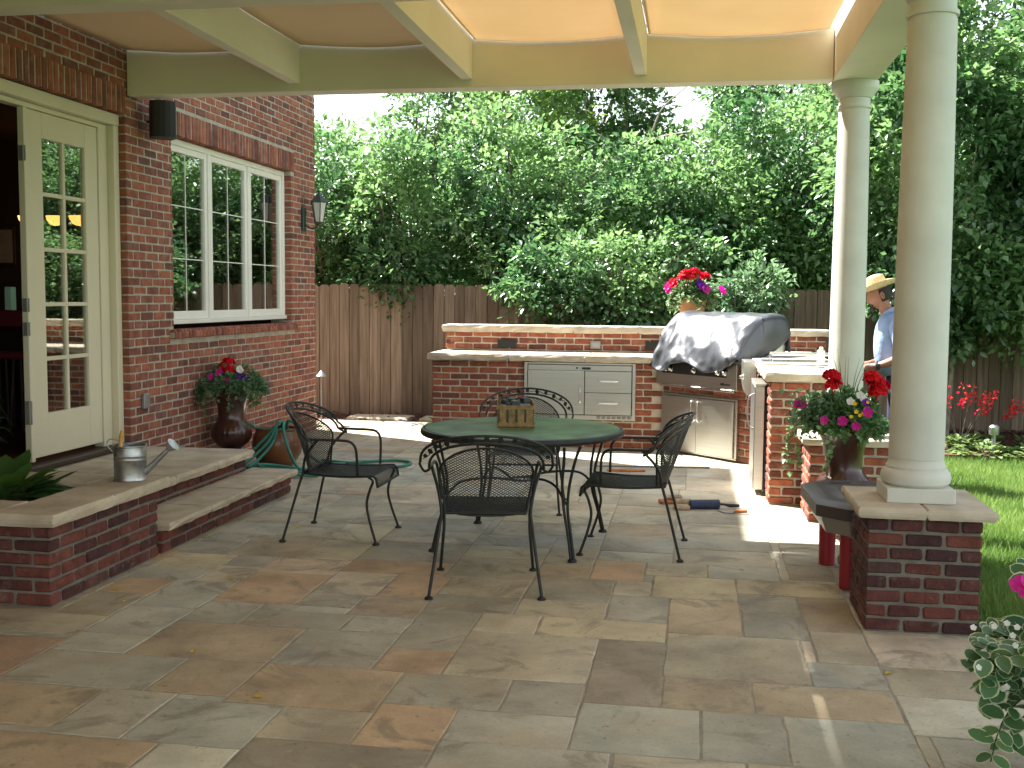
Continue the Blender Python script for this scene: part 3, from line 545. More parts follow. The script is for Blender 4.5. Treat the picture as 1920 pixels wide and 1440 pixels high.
b.box((-7.0,12.11,-.085), (-2.73,13.1,-.006), ch=0.001, mi=1)
yy = 12.16
for rw in range(3):
    xx = -7+rng.random()*.3
    while xx < -2.76:
        x2 = min(xx+rng.uniform(.35,.7), -2.74); t = tuple(v*rng.uniform(.95,1.1) for v in (.34,.30,.235))
        if x2-xx > .08: b.box((xx+.005,yy+.005,-.04),(x2-.005,yy+.30,.0),ch=.0025,col=t,jit=.0018)
        xx = x2
    yy += .31
b.box((-5.0,-2.0,-.085), (1.34,12.10,-.0035), ch=0.001, mi=1)
b.box((1.3405,-2.0,-.085), (2.6,5.22,-.0035), ch=0.001, mi=1)
b.build('patio', ['flagstone','dark_mortar'], kind='structure')

# lawn with real blades where it is seen
g = np.random.default_rng(3)
def blades(n, xr, yr, h, seed, mask=None):
    g = np.random.default_rng(seed)
    X = g.uniform(*xr, n); Y = g.uniform(*yr, n)
    if mask is not None:
        k = mask(X, Y); X = X[k]; Y = Y[k]; n = len(X)
    a = g.uniform(0, 2*PI, n); w = .0035*g.uniform(.7,1.5,n); H = h*g.uniform(.5,1.25,n)
    lx = g.normal(0,.4,n)*H; ly = g.normal(0,.4,n)*H
    B = np.stack([X, Y, np.full(n,-.09)],1); sd = np.stack([np.cos(a)*w, np.sin(a)*w, np.zeros(n)],1)
    V = np.stack([B-sd, B+sd, B+np.stack([lx,ly,H],1)],1).reshape(-1,3)
    F = np.arange(3*n).reshape(-1,3)
    r = .5+.5*np.sin(X*3.1+np.sin(Y*2.3)*2)*.5+g.normal(0,.2,n)
    return V, F, np.repeat(np.clip(r,0,1),3)
lawnmask = lambda X, Y: ((Y > 5.3)&(X > 1.40)) | ((X > 2.62))
Va, Fa, ra = blades(150000, (1.38, 4.6), (3.2, 11.75), .085, 5, lawnmask)
Vb, Fb, rb = blades(60000, (4.6, 9), (3, 11.9), .09, 6)
V = np.concatenate([Va, Vb]); F = np.concatenate([Fa, Fb+len(Va)])
np_mesh('lawn_grass', V, F, 'grass_blade', rnd=np.concatenate([ra, rb]), label='short sunlit lawn grass right of the brick piers', cat='grass', kind='stuff')

# mulch beds, along the fence
def bed(name, poly, z, label=None):
    bb = MB(); n = len(poly)
    bb.prism([(x,y,-.088) for x,y in poly], (0,0,z+.088)); return bb.build(name, 'mulch', kind='structure')
bed('fence_bed', [(-7,13.12),(-2.72,13.12),(-2.72,12.22),(1.3,12.35),(1.35,11.7),(2.6,11.62),(9.5,11.9),(9.5,14.4),(-7,14.4)], -.01)
# wood chips over the bed
n = 9000; g = np.random.default_rng(8)
X = g.uniform(-5.2, 7, n); Y = g.uniform(11.75, 14.3, n); k = (Y > 13.15)|(X > 2.4); X = X[k]; Y = Y[k]; n = len(X)
C = np.stack([X, Y, np.full(n,.0)+g.uniform(0,.02,n)],1); D = g.normal(0,1,(n,3)); D[:,2] *= .25
V, F = leaf_cloud(C, D, .05, .2, g, .5, .1)
np_mesh('mulch_chips', V, F, 'mulch', rnd=np.repeat(g.random(n),4), label='reddish brown bark chips spread along the fence', cat='mulch', kind='stuff')
for (x0,x1,lab) in ((-4.28,-3.5,'left flat stepping stone in the mulch before the fence'),(-3.35,-2.82,'right flat stepping stone in the mulch before the fence')):
    bb = MB(); bb.slab((x0,13.16,-.02),(x1,13.55,.03), jit=.012); bb.build('stepping_stone','cap_stone',label=lab,cat='paving stone',group='stepping stones beside the fence')

# ================================================================ masonry helpers
BL, BH, BD, CO = .189, .0535, .092, .0677       # brick length, height, depth, course
def brick(b, a, c, mi=0, ch=.0075, jit=.0026): b.box(a, c, ch=ch, mi=mi, jit=jit)
def block(b, x0, y0, x1, y1, z0, rows, core=True, faces='NSEW', inset=.009, mi_b=0, mi_m=1, co=CO):
    """free-standing brick block, running bond wrapping the corners"""
    for r in range(rows):
        z = z0 + r*co + .0072; zt = z + BH
        for (face, odd) in (('S',0),('N',0),('W',1),('E',1)):
            if face not in faces: continue
            full = (r % 2 == odd)          # this face keeps the corner bricks on full rows
            if face in 'SN': p0, p1 = x0, x1
            else: p0, p1 = y0, y1
            if not full: p0 += BD+.0135; p1 -= BD+.0135
            p = p0; Ltot = p1-p0
            nb = max(1, round((Ltot+.0145)/(BL+.0145))); L1 = (Ltot+.0145)/nb-.0145
            cuts = []
            if full:
                for i in range(nb): cuts.append((p0+i*(L1+.0145), p0+i*(L1+.0145)+L1))
            else:
                cuts = []
                q = p0; 
                for i in range(nb): cuts.append((p0+i*(L1+.0145), p0+i*(L1+.0145)+L1))
            for (s0, s1) in cuts:
                o = rng.uniform(-.0015,.0025)
                if face == 'S': brick(b, (s0, y0-o, z), (s1, y0+BD, zt), mi_b)
                if face == 'N': brick(b, (s0, y1-BD, z), (s1, y1+o, zt), mi_b)
                if face == 'W': brick(b, (x0-o, s0, z), (x0+BD, s1, zt), mi_b)
                if face == 'E': brick(b, (x1-BD, s0, z), (x1+o, s1, zt), mi_b)
    if core: b.box((x0+inset,y0+inset,z0), (x1-inset,y1-inset,z0+rows*co), ch=.001, mi=mi_m)

def brick_pier(loc, w, d, rows, label, caph=.05, over=.048, br='shaded_brick', cap=True):
    t = empty('brick_pier', loc, 0, label, 'pier', 'brick piers that carry the porch columns')
    b = MB(); block(b, 0, 0, w, d, 0, rows); b.build('brickwork', [br,'pier_mortar' if br == 'shaded_brick' else 'pale_mortar'], t)
    c = MB(); h = rows*CO
    xm = w*.5
    c.slab((-over,-over,h+.003), (xm-.002,d+over,h+caph), jit=.0025)
    c.slab((xm+.002,-over,h+.003), (w+over,d+over,h+caph), jit=.0025)
    c.build('cap', 'cap_stone', t)
    return t
brick_pier((.812,5.25,0), .51, .51, 8, 'nearer brick pier, coloured darker for shade, under the tall right column', caph=.052)
brick_pier((.80,7.79,0), .54, .54, 8, 'farther brick pier behind the flower urn, under the far column', caph=.052, br='island_brick')

# ================================================================ planter and steps by the house door
t = empty('brick_planter', (0,0,0), 0, 'low L-cornered brick planter with stone rim left of the steps', 'planter')
b = MB(); block(b, -5.6, 4.87, -3.10, 5.97, 0, 6, core=False); b.box((-5.59,4.879,0),(-3.109,5.961,.36),ch=.001,mi=1)
b.box((-5.59,4.879,.36),(-3.109,5.0,.404),ch=.001,mi=1); b.box((-3.3,5.0,.36),(-3.109,5.961,.404),ch=.001,mi=1); b.box((-5.59,5.85,.36),(-3.3,5.961,.404),ch=.001,mi=1)
b.build('brickwork', ['shaded_brick','pier_mortar'], t)
b = MB()
b.slab((-5.65,4.82,.409),(-4.3,5.15,.47), jit=.004); b.slab((-4.296,4.82,.409),(-3.39,5.15,.47), jit=.004)
b.slab((-3.386,4.82,.409),(-3.05,5.40,.47), jit=.004); b.slab((-3.386,5.404,.409),(-3.05,6.02,.47), jit=.004)
b.slab((-5.65,5.70,.409),(-3.39,6.02,.47), jit=.004)
b.build('rim', 'cap_stone', t)
b = MB(); b.box((-5.5,4.95,.36),(-3.38,5.85,.425),ch=.01); b.build('soil_bed', 'mulch', t)

t = empty('stone_steps', (0,0,0), 0, 'two brick steps with sandstone treads up to the house door', 'steps')
b = MB(); block(b, -4.29, 6.03, -3.10, 8.13, 0, 2, faces='SNE')
block(b, -4.29, 6.03, -3.42, 8.0, .138+.0, 2, core=False, faces='SNE', co=.072)
b.box((-4.28,6.04,.135),(-3.43,7.99,.285),ch=.001,mi=1)
b.build('brickwork', ['shaded_brick','pier_mortar'], t)
b = MB(); y = 6.03
for y1 in (6.62,7.25,7.7,8.17):
    b.slab((-3.44,y+.003,.139),(-3.06,y1-.003,.184), jit=.007); y = y1
b.build('tread', 'cap_stone', t)
b = MB(); y = 6.03
for y1 in (6.75,7.4,8.05):
    b.slab((-3.98,y+.003,.287),(-3.37,y1-.003,.345), jit=.006); b.slab((-4.295,y+.003,.287),(-3.985,y1-.003,.345), jit=.006); y = y1
b.build('tread', 'cap_stone', t)

# ================================================================ the house
W = -4.30
house = empty('brick_house', (W,9,0), 0, 'red brick house wall with white window and open french door', 'house')
def hp(): return Matrix.Translation((-W,-9,0))
OPEN = [(8.62,11.34,1.285,2.86), (5.35,7.87,.36,2.90)]       # y0,y1,z0,z1
SOLD = [(8.52,11.44,2.86,3.075), (5.15,7.87+.02,2.90,3.115)]     # soldier courses above
ROWL = [(8.54,11.42,1.175,1.285)]                          # rowlock sill
def blocked(y, z):
    for (a,bb,c,d) in OPEN+SOLD+ROWL:
        if a-.001 < y < bb+.001 and c-.02 < z < d+.02: return True
    return False
b = MB()
Y0, Y1, ZT = 4.6, 12.10, 3.75
r = 0; z = -.02
while z < ZT:
    zc = z+.03
    # intervals free on this course
    blk = sorted([(a,bb) for (a,bb,c,d) in OPEN+SOLD+ROWL if c-.015 < zc+.008 < d+.005])
    segs = []; cur = Y0
    for (a,bb) in blk:
        if a > cur: segs.append((cur, a))
        cur = max(cur, bb)
    segs.append((cur, Y1))
    off = (r % 2)*.102
    for (a, c) in segs:
        p = Y0-off
        while p < c:
            s0 = max(p, a); s1 = min(p+BL, c)
            jamb0 = abs(s0-a) < 1e-6 and a > Y0+.01; jamb1 = abs(s1-c) < 1e-6
            if s1-s0 > .03:
                o = rng.uniform(-.0015,.0025)
                brick(b, (W-BD, s0+.002, z+.0055), (W+o, s1-.002, z+.0055+.0565), 0, ch=.005, jit=.002)
            p += .204
    z += CO*1.0; r += 1
for (a,bb,c,d) in SOLD:
    n = round((bb-a)/.0677); 
    for i in range(n):
        y = a+i*(bb-a)/n; o = rng.uniform(.001,.004)
        brick(b, (W-BD, y+.0072, c+.004), (W+o, y+(bb-a)/n-.0072, d-.006), 0, ch=.006)
for (a,bb,c,d) in ROWL:
    n = round((bb-a)/.0677)
    for i in range(n):
        y = a+i*(bb-a)/n
        b.box((W-.11, y+.005, c), (W+.045, y+(bb-a)/n-.005, c+.058), ch=.006, jit=.002, rnd=rng.random()*.8+.1)
        b.box((W-.11, y+.005, c+.03), (W+.035, y+(bb-a)/n-.005, c+.075), ch=.006, jit=.002)
b.box((W-.11,8.54,1.18),(W+.036,11.42,1.225),ch=.001,mi=1)
# mortar backing: strips around the openings
def mort(y0,y1,z0,z1): b.box((W-.24,y0,z0),(W-.0042,y1,z1),ch=.0005,mi=1)
mort(4.6,5.342,-.1,3.8); mort(5.342,7.878,-.1,.34); mort(5.342,7.878,2.911,3.8); mort(7.878,8.612,-.1,3.8)
mort(8.612,11.348,-.1,1.20); mort(8.612,11.348,2.871,3.8); mort(11.348,12.10-.009,-.1,3.8)
# window / door return bricks
b.xf(hp()).build('wall', ['house_brick','mortar'], house)
b = MB()      # the rest of the shell: side wall, upper wall
b.box((W-7,12.092,-.1),(W-.241,11.85,7.4),ch=.001); b.box((W-.24,-2,3.801),(W-.01,12.091,7.4),ch=.001)
b.box((W-.24,-2,-.1),(W-.01,4.599,3.8),ch=.001); b.box((W-7,-2,-.1),(W-6.8,11.849,7.4),ch=.001); b.box((W-6.8,-2,-.1),(W-.241,-1.8,7.4),ch=.001)
m_, nt, N, L, P = nmat('plain_brick'); 
tc = N.new('ShaderNodeTexCoord'); mp = N.new('ShaderNodeMapping'); mp.inputs['Rotation'].default_value = (R(90),0,R(90))
bt = N.new('ShaderNodeTexBrick'); bt.inputs['Scale'].default_value = 1; bt.inputs['Brick Width'].default_value = .204; bt.inputs['Row Height'].default_value = .0677; bt.inputs['Mortar Size'].default_value = .005
bt.inputs['Color1'].default_value = (.27,.08,.046,1); bt.inputs['Color2'].default_value = (.15,.05,.04,1); bt.inputs['Mortar'].default_value = (.34,.31,.26,1)
sx = N.new('ShaderNodeSeparateXYZ'); cx = N.new('ShaderNodeCombineXYZ'); L.new(tc.outputs['Object'], sx.inputs[0])
ad = N.new('ShaderNodeMath'); ad.operation = 'ADD'; L.new(sx.outputs[0], ad.inputs[0]); L.new(sx.outputs[1], ad.inputs[1])
L.new(ad.outputs[0], cx.inputs[0]); L.new(sx.outputs[2], cx.inputs[1]); L.new(cx.outputs[0], bt.inputs['Vector']); L.new(bt.outputs['Color'], P.inputs['Base Color'])
P.inputs['Roughness'].default_value = .9; MATS['plain_brick'] = m_
b.xf(hp()).build('shell', 'plain_brick', house)
b = MB(); b.prism([(W-7.4,-2.4,7.402),(W+.05,-2.4,7.402),(W-3.4,-2.4,9.3)], (0,14.9,0)); b.xf(hp()).build('roof', 'roof_shingle', house)
b = MB()   # room seen through the door
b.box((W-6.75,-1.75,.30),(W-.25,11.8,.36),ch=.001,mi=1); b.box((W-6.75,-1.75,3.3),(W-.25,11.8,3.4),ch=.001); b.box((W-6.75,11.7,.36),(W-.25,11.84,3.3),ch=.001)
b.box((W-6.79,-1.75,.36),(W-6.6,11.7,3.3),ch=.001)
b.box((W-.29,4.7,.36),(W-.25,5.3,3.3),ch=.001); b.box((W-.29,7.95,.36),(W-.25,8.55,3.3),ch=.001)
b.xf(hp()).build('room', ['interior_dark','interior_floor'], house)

# the window
def win():
    V = W-.085; y0,y1,z0,z1 = 8.62,11.34,1.29,2.858
    f = MB(); fr = .05
    f.box((V-.05,y0,z1-fr),(V+.012,y1,z1)); f.box((V-.05,y0,z0),(V+.03,y1,z0+.035))
    f.box((V-.05,y0,z0+.035),(V+.012,y0+fr,z1-fr)); f.box((V-.05,y1-fr,z0+.035),(V+.012,y1,z1-fr))
    ms = [9.50,10.40]
    for m in ms: f.box((V-.05,m-.028,z0+.035),(V+.008,m+.028,z1-fr))
    w = f.xf(hp()).build('window', 'window_paint', house)
    ys = [y0+fr]+sum([[m-.028,m+.028] for m in ms],[])+[y1-fr]
    for i in range(3):
        a, c = ys[2*i], ys[2*i+1]; s = MB(); st = .052
        X0, X1 = V-.045, V-.004
        zz0, zz1 = z0+.037, z1-fr-.002
        s.box((X0,a+.002,zz0),(X1,a+st,zz1)); s.box((X0,c-st,zz0),(X1,c-.002,zz1))
        s.box((X0,a+st,zz1-st),(X1,c-st,zz1)); s.box((X0,a+st,zz0),(X1,c-st,zz0+st+.02))
        s.xf(hp()).build('sash', 'window_paint', w)
        g_ = MB(); ga, gc, gz0, gz1 = a+st, c-st, zz0+st+.02, zz1-st
        g_.box((V-.03,ga-.004,gz0-.004),(V-.024,gc+.004,gz1+.004),ch=.0005); g_.xf(hp()).build('pane', 'window_glass', w)
        mu = MB(); ym = (ga+gc)/2
        mu.box((V-.0235,ym-.0045,gz0),(V-.018,ym+.0045,gz1),ch=.001)
        for k in (1,2):
            zm = gz0+(gz1-gz0)*k/3
            mu.box((V-.0232,ga,zm-.0045),(V-.0183,ym-.0047,zm+.0045),ch=.001); mu.box((V-.0232,ym+.0047,zm-.0045),(V-.0183,gc,zm+.0045),ch=.001)
        mu.xf(hp()).build('muntin', 'window_paint', w)
win()
# the french door: casing, fixed glazed leaf, sill, hinges; the opening beside it is open
def door():
    V = W-.09; y0, y1 = 5.35, 7.87
    c = MB(); z1 = 2.897
    c.box((V-.05,y1-.075,.385),(V+.035,y1-.001,z1-.085)); c.box((V-.05,y0+.001,.385),(V+.035,y0+.075,z1-.085)); c.box((V-.05,y0+.001,z1-.083),(V+.04,y1-.001,z1))
    c.box((V-.10,y1-.20,.385),(V-.02,y1-.077,z1-.087)); c.box((V-.10,y0+.077,z1-.12),(V-.02,y1-.202,z1-.087))
    c.box((V-.06,6.735,.40),(V-.012,6.778,z1-.122),ch=.004)
    d = c.xf(hp()).build('door_frame', 'white_paint', house)
    s = MB(); s.box((V-.16,y0+.001,.352),(V+.07,y1-.001,.384),ch=.004); s.xf(hp()).build('door_sill', 'wood_dark', house)
    l = MB(); a, e, z0, zt = 6.782, 7.665, .42, z1-.125; X0, X1 = V-.075, V-.03
    ga, ge, gz0, gz1 = 6.965, 7.50, .715, 2.60
    l.box((X0,a,z0),(X1,ga,zt)); l.box((X0,ge,z0),(X1,e,zt)); l.box((X0,ga,z0),(X1,ge,gz0)); l.box((X0,ga,gz1),(X1,ge,zt))
    leaf = l.xf(hp()).build('door', 'white_paint', house)
    mu = MB(); ym = (ga+ge)/2; mu.box((X0+.006,ym-.014,gz0),(X1-.004,ym+.014,gz1))
    for k in range(1,5):
        zm = gz0+(gz1-gz0)*k/5; mu.box((X0+.006,ga,zm-.014),(X1-.004,ym-.0142,zm+.014)); mu.box((X0+.006,ym+.0142,zm-.014),(X1-.004,ge,zm+.014))
    mu.xf(hp()).build('muntin', 'white_paint', leaf)
    p = MB(); p.box(((X0+X1)/2-.003,ga-.003,gz0-.003),((X0+X1)/2+.003,ge+.003,gz1+.003),ch=.0005); p.xf(hp()).build('pane', 'window_glass', leaf)
    for (z, h) in ((2.42,.10),(1.42,.09),(1.26,.09),(.66,.16)):
        q = MB(); q.box((V-.05,6.729,z),(V-.02,6.7345,z+h),ch=.001); q.tube([(V-.008,6.736,z),(V-.008,6.736,z+h)],.006,8); q.xf(hp()).build('hinge', 'grey_metal', leaf)
door()
# ================================================================ pergola with canvas roof
pg = empty('pergola', (-1.5,5.5,0), 0, 'cream painted pergola with peach canvas panels between its rafters', 'pergola')
mp_ = Matrix.Translation((1.5,-5.5,0))
ZB, ZT_ = 3.05, 3.40
def beam(a, c): b = MB(); b.box(a, c, ch=.004); return b.xf(mp_).build('beam', 'beam_paint', pg)
beam((W+.004,7.90,ZB),(.895,8.07,ZT_))              # far beam
beam((.90,-2.0,ZB),(1.20,8.20,ZT_+.12))             # right beam, along the columns
beam((W+.004,5.42,ZB),(.895,5.59,ZT_))              # near beam
beam((W+.004,2.2,ZB),(.895,2.37,ZT_)); beam((W+.004,-1.2,ZB),(.895,-1.03,ZT_))
RAFT = [-2.96, -1.66, -.415]
bays_y = [(-1.03,2.2),(2.37,5.42),(5.59,7.90)]
for (a, c) in bays_y:
    for x in RAFT:
        b = MB(); b.box((x-.043,a+.001,ZB+.055),(x+.043,c-.001,ZT_-.002),ch=.003); b.xf(mp_).build('rafter','beam_paint',pg)
edges = [W+.01]+RAFT+[.895]
for bi, (a, c) in enumerate(bays_y):
    for i in range(4):
        x0 = edges[i]+(.05 if i else 0); x1 = edges[i+1]-(.048 if i < 3 else .035)
        if i == 2: x0 += .006
        n, m = 10, 12; vs = []; fs = []
        b = MB()
        for u in range(n+1):
            for v in range(m+1):
                x = x0+(x1-x0)*u/n; y = a+(c-a)*v/m
                y = min(max(y, a+.0005), c-(.012 if bi == 2 else .0005))
                sag = .035*math.sin(PI*u/n)+.012*math.sin(PI*v/m)
                vs.append((x, y, 3.385-sag+.004*noise.noise(Vector((x*3,y*3,bi)))))
        for u in range(n):
            for v in range(m):
                q = u*(m+1)+v; fs.append((q, q+m+1, q+m+2, q+1))
        b.add(vs, fs)
        o = b.xf(mp_).build('canvas_panel','canvas',pg,smooth=60)
        so = o.modifiers.new('thick','SOLIDIFY'); so.thickness = .002
        w = MB()
        for xx in (x0+.006, x1-.006): w.tube([(xx,a+.02,3.39),(xx,c-.02,3.39)],.006,6)
        for yy in (a+.02, c-.03): w.tube([(x0,yy,3.392),((x0+x1)/2,yy,3.354),(x1,yy,3.392)],.004,6)
        w.xf(mp_).build('cable','grey_metal',o)

def column(x, y, z0, label, pl):
    t = empty('porch_column', (x,y,z0), 0, label, 'column', 'round painted columns under the pergola')
    H = ZB-z0
    b = MB(); b.box((-pl,-pl,0),(pl,pl,.07),ch=.004); b.build('plinth','column_paint',t)
    b = MB(); r = .127 if y < 6 else .121
    b.lathe([(.142,.0705),(.158,.085),(.163,.108),(.158,.131),(.146,.146),(.139,.15),(.139,.163),(.133,.168),(.128,.185),(.1225,.2)], 48); b.build('base','column_paint',t,smooth=35)
    pr = []
    for i in range(25):
        s = i/24; pr.append((r*(1-.135*s*s), .2+ (H-.2-.20)*s))
    b = MB(); b.lathe(pr, 64); b.build('shaft','column_paint',t,smooth=60)
    zt = H
    b = MB(); b.lathe([(.1045,zt-.2),(.1045,zt-.185),(.116,zt-.183),(.118,zt-.172),(.116,zt-.162),(.105,zt-.16),(.105,zt-.115),(.114,zt-.112),(.122,zt-.1),(.140,zt-.075),(.157,zt-.055),(.160,zt-.047),(.160,zt-.001)], 48)
    b.build('capital','column_paint',t,smooth=35)
column(1.065,5.505,.594,'tall cream column on the nearer brick pier',.155)
column(1.06,8.05,.594,'far cream column lit on its left side, behind the flower urn',.155)

# ================================================================ things on the house wall
t = empty('wall_speaker', (-4.16,8.18,2.90), R(38), 'small black loudspeaker mounted high on the brick wall', 'speaker')
b = MB()
for i in range(1):
    pr = [(-.10,-.06),(-.085,-.105),(-.04,-.128),(.0,-.134),(.04,-.128),(.085,-.105),(.10,-.06),(.085,.06),(-.085,.06)]
    b.prism([(x,y,-.14) for x,y in pr],(0,0,.28))
b.build('cabinet','dark_plastic',t,smooth=40)
b = MB(); gr = [(-.082,-.1085),(-.04,-.1295),(0,-.1355),(.04,-.1295),(.082,-.1085)]
for i in range(4):
    (xa,ya),(xb,yb) = gr[i],gr[i+1]; b.add([(xa,ya-.003,-.125),(xb,yb-.003,-.125),(xb,yb-.003,.125),(xa,ya-.003,.125)],[(0,1,2,3)])
b.build('grille','black_rubber',t,smooth=60)
b = MB(); b.tube([(-.03,.05,0),(-.09,.12,0),(-.15,.13,0)],.012,8); b.box((-.155,.10,-.04),(-.14,.17,.04)); b.build('bracket','dark_plastic',t)

t = empty('wall_lantern', (W,11.69,2.38), 0, 'verdigris wall lantern by the corner of the brick house', 'lantern')
b = MB(); b.box((.003,-.05,-.13),(.028,.05,.13),ch=.006); b.build('back_plate','verdigris',t)
b = MB(); b.tube(curve([(.03,0,-.06),(.10,0,-.10),(.15,0,-.09),(.19,0,-.055)],6),.010,8); b.build('arm','verdigris',t,smooth=50)
b = MB(); cx = .19
b.lathe([(.0,-.06),(.035,-.055),(.05,-.04),(.052,-.03)],6,(cx,0,0)); b.lathe([(.098,.19),(.085,.205),(.05,.25),(.02,.275),(.014,.29),(.02,.30),(.012,.315),(.0,.325)],6,(cx,0,0)); b.lathe([(.088,.178),(.096,.184),(.096,.19)],6,(cx,0,0))
for k in range(6):
    a = 2*PI*k/6; b.tube([(cx+.05*math.cos(a),.05*math.sin(a),-.03),(cx+.086*math.cos(a),.086*math.sin(a),.18)],.005,6)
b.build('cage','verdigris',t)
b = MB(); b.lathe([(.047,-.028),(.082,.178)],6,(cx,0,0)); b.build('lantern_pane','lamp_glass',t)

t = empty('wall_outlet', (W,8.08,.70), 0, 'grey weatherproof outlet box low on the brick wall', 'outlet')
b = MB(); b.box((.003,-.045,-.06),(.03,.045,.06),ch=.006); b.build('box','grey_metal',t)
b = MB(); b.box((.0305,-.036,-.05),(.036,.036,.05),ch=.004); b.build('cover','grey_metal',t)

# inside the room
labs = ['leftmost glowing amber glass bowl lamp inside the house','middle glowing amber glass bowl lamp inside the house','rightmost glowing amber glass bowl lamp inside the house']
for lab, x in zip(labs, (-7.17,-6.84,-6.57)):
    t = empty('pendant_lamp', (x,11,2.31), 0, lab, 'pendant lamp', 'glowing pendant lamps inside the house')
    b = MB(); b.lathe([(.0,-.04),(.03,-.037),(.065,-.015),(.09,.025),(.1,.065)],24); b.build('bowl','lamp_bowl',t,smooth=60)
    b = MB(); b.tube([(0,0,.065),(0,0,.97)],.006,6); b.lathe([(.05,.96),(.05,.985)],16); b.build('stem','dark_plastic',t)
t = empty('framed_picture', (-7.93,11.68,2.08), 0, 'small framed picture on the dark wall inside the house', 'picture')
b = MB(); b.box((-.16,-.02,-.22),(.16,0,.22)); b.build('frame','wood_dark',t)
b = MB(); b.box((-.13,-.024,-.19),(.13,-.0205,.19),ch=.001); b.build('mat_board','picture_mat',t)
b = MB(); b.lathe([(0,.0),(.07,.004),(.12,.01),(.125,.016),(.0,.016)],28,ax=Matrix.Rotation(R(90),3,'X')); b.build('wall_plate','wood_dark',label='dark oval plate hung inside the house above the picture',cat='plate',loc=(-7.93,11.69,2.45),smooth=40)
t = empty('kitchen_counter', (-6.9,9.5,.36), 0, 'dark kitchen counter seen inside the open door', 'counter')
b = MB(); b.box((-1.6,-.4,0),(1.2,.4,.86)); b.build('cabinet','wood_dark',t)
b = MB(); b.box((-1.65,-.45,.862),(1.25,.45,.90)); b.build('worktop','interior_floor',t)
for i, lab in enumerate(('red seat cushion chair back inside the house, left one','red seat cushion chair back inside the house, middle one','red seat cushion chair back inside the house, right one')):
    t = empty('bar_stool', (-5.98+i*.17,8.75-.05*i,.36), 0, lab, 'stool', 'red backed stools inside the house')
    b = MB()
    for sx in (-1,1):
        for sy in (-1,1): b.tube([(sx*.13,sy*.13,0),(sx*.1,sy*.1,.62)],.013,6)
    b.build('frame','wood_dark',t); b = MB(); b.box((-.14,-.14,.62),(.14,.14,.67),ch=.015); b.build('seat','red_cloth',t)
    b = MB(); b.box((-.07,-.15,.90),(.07,-.12,1.04),ch=.01); b.build('backrest','red_cloth',t)
b = MB(); b.box((-6.40,9.42,1.263),(-6.33,9.5,1.60),ch=.006); b.build('daylight_stand_in','daylight_glow',label='small pale green glowing block on the indoor counter, standing in for a daylit window',cat='glow_pane')  # added glowing block in place of a daylit window
